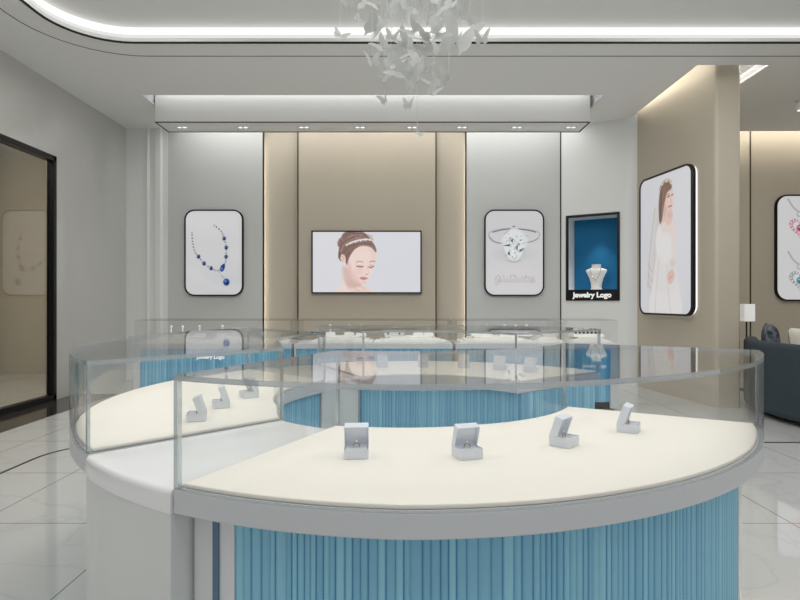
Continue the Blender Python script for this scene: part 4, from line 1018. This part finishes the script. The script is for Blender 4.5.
# (px x, px y, px span) of the butterflies that can be told apart in the photo
seen = [(340, 36, 15), (376, 30, 26), (381, 46, 16), (364, 8, 14), (358, 20, 10), (404, 44, 22), (414, 32, 20), (424, 40, 18), (392, 38, 14), (437, 34, 20), (458, 40, 36), (482, 40, 16),
        (372, 62, 16), (391, 66, 20), (400, 72, 22), (420, 60, 24), (412, 74, 20), (434, 84, 18), (433, 92, 14), (449, 78, 18), (386, 100, 13), (409, 106, 13), (417, 132, 13), (398, 58, 18),
        (420, 12, 18), (438, 10, 22), (404, 16, 16), (390, 10, 18), (444, 22, 18), (462, 14, 14), (428, 22, 16), (350, 6, 12), (470, 24, 14), (384, 22, 18), (410, 4, 20), (430, 2, 18), (452, 4, 16), (374, 4, 16),
        (426, 50, 18), (440, 50, 16), (384, 76, 14), (408, 86, 14), (424, 70, 16)]
for (x, y, w) in seen:
    Y = CHY + rb.uniform(-0.26, 0.26)
    pos = Vector(((x - 400) * Y / F, Y, H - (y - 300) * Y / F))
    size = w * Y / F / 1.0
    rot = Matrix.Rotation(rb.uniform(-0.8, 0.8), 4, 'Z') @ Matrix.Rotation(rb.uniform(-1.1, 1.1), 4, 'Y') @ Matrix.Rotation(rb.uniform(0.9, 1.8), 4, 'X')
    b_ = butterfly(size, rb.uniform(15, 50), rot, pos).build('butterfly', 'wing', chand)
    MB().tube([tuple(pos), (pos.x, pos.y, ZC + 0.126)], 0.0011, 5).build('hanging_wire', 'wire', b_)

# ================================================================== LOUNGE
SC = (5.0, 5.65)
def earc(a, rx, ry): return (SC[0] + rx * math.cos(R(a)), SC[1] + ry * math.sin(R(a)))
sofa = thing('curved_sofa', 'dark slate curved sofa beyond the right end of the nearest showcase', 'sofa', (SC[0], SC[1], 0))
def shell(r0, r1, z0, z1, a0, a1, n=40):
    pts = [earc(a0 + (a1 - a0) * i / n, 1.25 * r1, 1.45 * r1) for i in range(n + 1)] + [earc(a1 + (a0 - a1) * i / n, 1.25 * r0, 1.45 * r0) for i in range(n + 1)]
    return MB().prism(pts, z0, z1)
shell(0.9, 1.0, 0.05, 0.79, 132, 262).build('backrest', 'sofa', sofa, bevel=0.05, bseg=4, smooth=True)
shell(0.30, 0.895, 0.05, 0.43, 80, 259).build('seat', 'sofaseat', sofa, bevel=0.04, bseg=4, smooth=True)
for a in (90, 140, 200, 250):
    p = earc(a, 1.25 * .82, 1.45 * .82); MB().lathe([(0.025, 0), (0.03, 0.0495)], p[0], p[1], 0, 12).build('leg', 'black', sofa)
def cushion(name, label, x, Y, w, h, yaw, pitch, mat):
    z = 0.432 + h / 2
    m = MB(); n = 14; rows = []
    vsf = [[None] * (n + 1) for _ in range(n + 1)]; vsb = [[None] * (n + 1) for _ in range(n + 1)]
    for j in range(n + 1):
        for i in range(n + 1):
            u = 2 * i / n - 1; v = 2 * j / n - 1
            d = 0.075 * ((1 - u ** 4) * (1 - v ** 4)) ** 0.6
            pin = 1 - 0.06 * (1 - max(abs(u), abs(v))) 
            cu_ = 1 - 0.05 * (1 - abs(v)) * (abs(u) > .0); cv_ = 1 - 0.05 * (1 - abs(u))
            p = (u * w / 2 * cu_, v * h / 2 * cv_)
            vsf[j][i] = m.b.verts.new((p[0], -d, p[1]))
            vsb[j][i] = vsf[j][i] if d < 1e-4 else m.b.verts.new((p[0], d, p[1]))
    for j in range(n):
        for i in range(n):
            m.face([vsf[j][i], vsf[j][i + 1], vsf[j + 1][i + 1], vsf[j + 1][i]]); m.face([vsb[j][i], vsb[j + 1][i], vsb[j + 1][i + 1], vsb[j][i + 1]])
    m.xf(Matrix.Rotation(yaw, 4, 'Z') @ Matrix.Rotation(pitch, 4, 'X'))
    o = m.build(name, mat, loc=(0, 0, 0), smooth=True); o.location = (x, Y, z)
    return tag(o, label, 'cushion', 'cushions on the sofa')
cushion('cushion', 'dark blue grey patterned cushion leaning in the curved sofa', 4.07, 6.14, 0.44, 0.53, R(66), R(-4), 'cushion_dark')
cushion('cushion', 'plain cream cushion beside the dark cushion on the sofa', 4.66, 6.42, 0.46, 0.47, R(14), R(-8), 'cushion_cream')
LX, LY = (746.5 - 400) * 7.6 / F, 7.6
lamp = thing('floor_lamp', 'slim floor lamp with a plain white square shade past the partition', 'lamp', (LX, LY, 0))
MB().lathe([(0.13, 0), (0.13, 0.015), (0.02, 0.03)], LX, LY, 0, 24).build('base', 'black', lamp)
MB().lathe([(0.010, 0.0301), (0.010, 0.93)], LX, LY, 0, 10).build('pole', 'black', lamp)
MB().frustum(LX, LY, 0.932, 1.165, 0.15, 0.15, 0.145, 0.145).build('lamp_shade', 'lampshade', lamp, bevel=0.006)

# ================================================================== LIGHT
NEU = (1.0, 0.995, 0.98); WARM = (1.0, 0.94, 0.84)
# luminaires in the upper ceiling of the recess
for x, y, p in ((-2.4, 4.6, 28), (0.2, 4.7, 30), (3.0, 4.6, 31), (-2.5, 2.2, 31), (0.2, 2.4, 28), (3.0, 2.2, 30), (-2.0, 0.0, 13), (0.4, 0.0, 13), (3.0, 0.0, 14)):
    area('recess_light', (x, y, ZC + 0.15), 0.9, 0.9, p, NEU, (0, 0, 0))
# led strips in the slots
area('soffit_front_led', (-0.37, 7.50, ZC + 0.24), 5.8, 0.04, 6, NEU, (R(12), 0, 0))
area('wall_wash_led', (-0.37, 8.09, ZC + 0.18), 5.8, 0.06, 21, NEU, (R(35), 0, 0))
area('partition_led', (3.30, 7.1, ZC + 0.16), 0.05, 1.6, 3.2, WARM, (0, R(-60), 0))
area('partition_led', (4.19, 7.1, ZC + 0.16), 0.05, 1.6, 5, NEU, (0, R(60), 0))
area('lounge_led', (6.3, 8.68, ZC + 0.14), 3.2, 0.05, 10, WARM, (R(50), 0, 0))
area('strip_led', (wx(262.6) - 0.04, YR + 0.055, 1.9), 3.6, 0.03, 3.5, WARM, (0, R(-90), 0))
area('strip_led', (wx(466.6) + 0.04, YR + 0.055, 1.9), 3.6, 0.03, 3.5, WARM, (0, R(90), 0))
area('lounge_light', (5.8, 6.6, ZC - 0.01), 0.8, 0.8, 28, NEU, (0, 0, 0))
area('corridor_light', (-5.5, 6.0, ZC - 0.02), 0.8, 2.0, 95, WARM, (0, 0, 0))
# downlights
for i, x in enumerate((182, 243, 304, 360, 412, 462, 517, 571)):
    l = bpy.data.lights.new('soffit_downlight', 'SPOT'); l.energy = 14; l.spot_size = R(85); l.spot_blend = 0.8; l.shadow_soft_size = 0.03; l.color = NEU
    o = bpy.data.objects.new('soffit_downlight', l); C.objects.link(o); o.location = ((x - 400) * SY / F, SY, SZ - 0.02); o.rotation_euler = (R(-8), 0, 0)
l = bpy.data.lights.new('niche_spot', 'SPOT'); l.energy = 18; l.spot_size = R(70); l.spot_blend = 0.7; l.shadow_soft_size = 0.02; l.color = NEU
o = bpy.data.objects.new('niche_spot', l); C.objects.link(o); o.location = NM @ Vector((0.02, NH - fwid - 0.03, -0.13)); o.rotation_euler = (R(-4), 0, 0)

w = bpy.data.worlds.new('ambient_fill'); bpy.context.scene.world = w; w.use_nodes = True
bg = w.node_tree.nodes['Background']; bg.inputs['Color'].default_value = (1.0, 0.995, 0.985, 1); bg.inputs['Strength'].default_value = 0.5  # even ambient fill added through the open back, lifts fronts and ceiling

# ================================================================== CAMERA
cam = bpy.data.cameras.new('camera'); cam.sensor_width = 36.0; cam.lens = F / 800.0 * 36.0; cam.clip_start = 0.05
co = bpy.data.objects.new('camera', cam); C.objects.link(co); co.location = (0, 0, H); co.rotation_euler = (R(90), 0, 0)
sc = bpy.context.scene; sc.camera = co
sc.view_settings.view_transform = 'Standard'; sc.view_settings.look = 'None'; sc.view_settings.gamma = 1.0; sc.view_settings.exposure = 0.0
sc.view_settings.use_curve_mapping = False
sc.cycles.use_denoising = True
sc.cycles.transparent_max_bounces = 48; sc.cycles.max_bounces = 10; sc.cycles.glossy_bounces = 6; sc.cycles.diffuse_bounces = 5
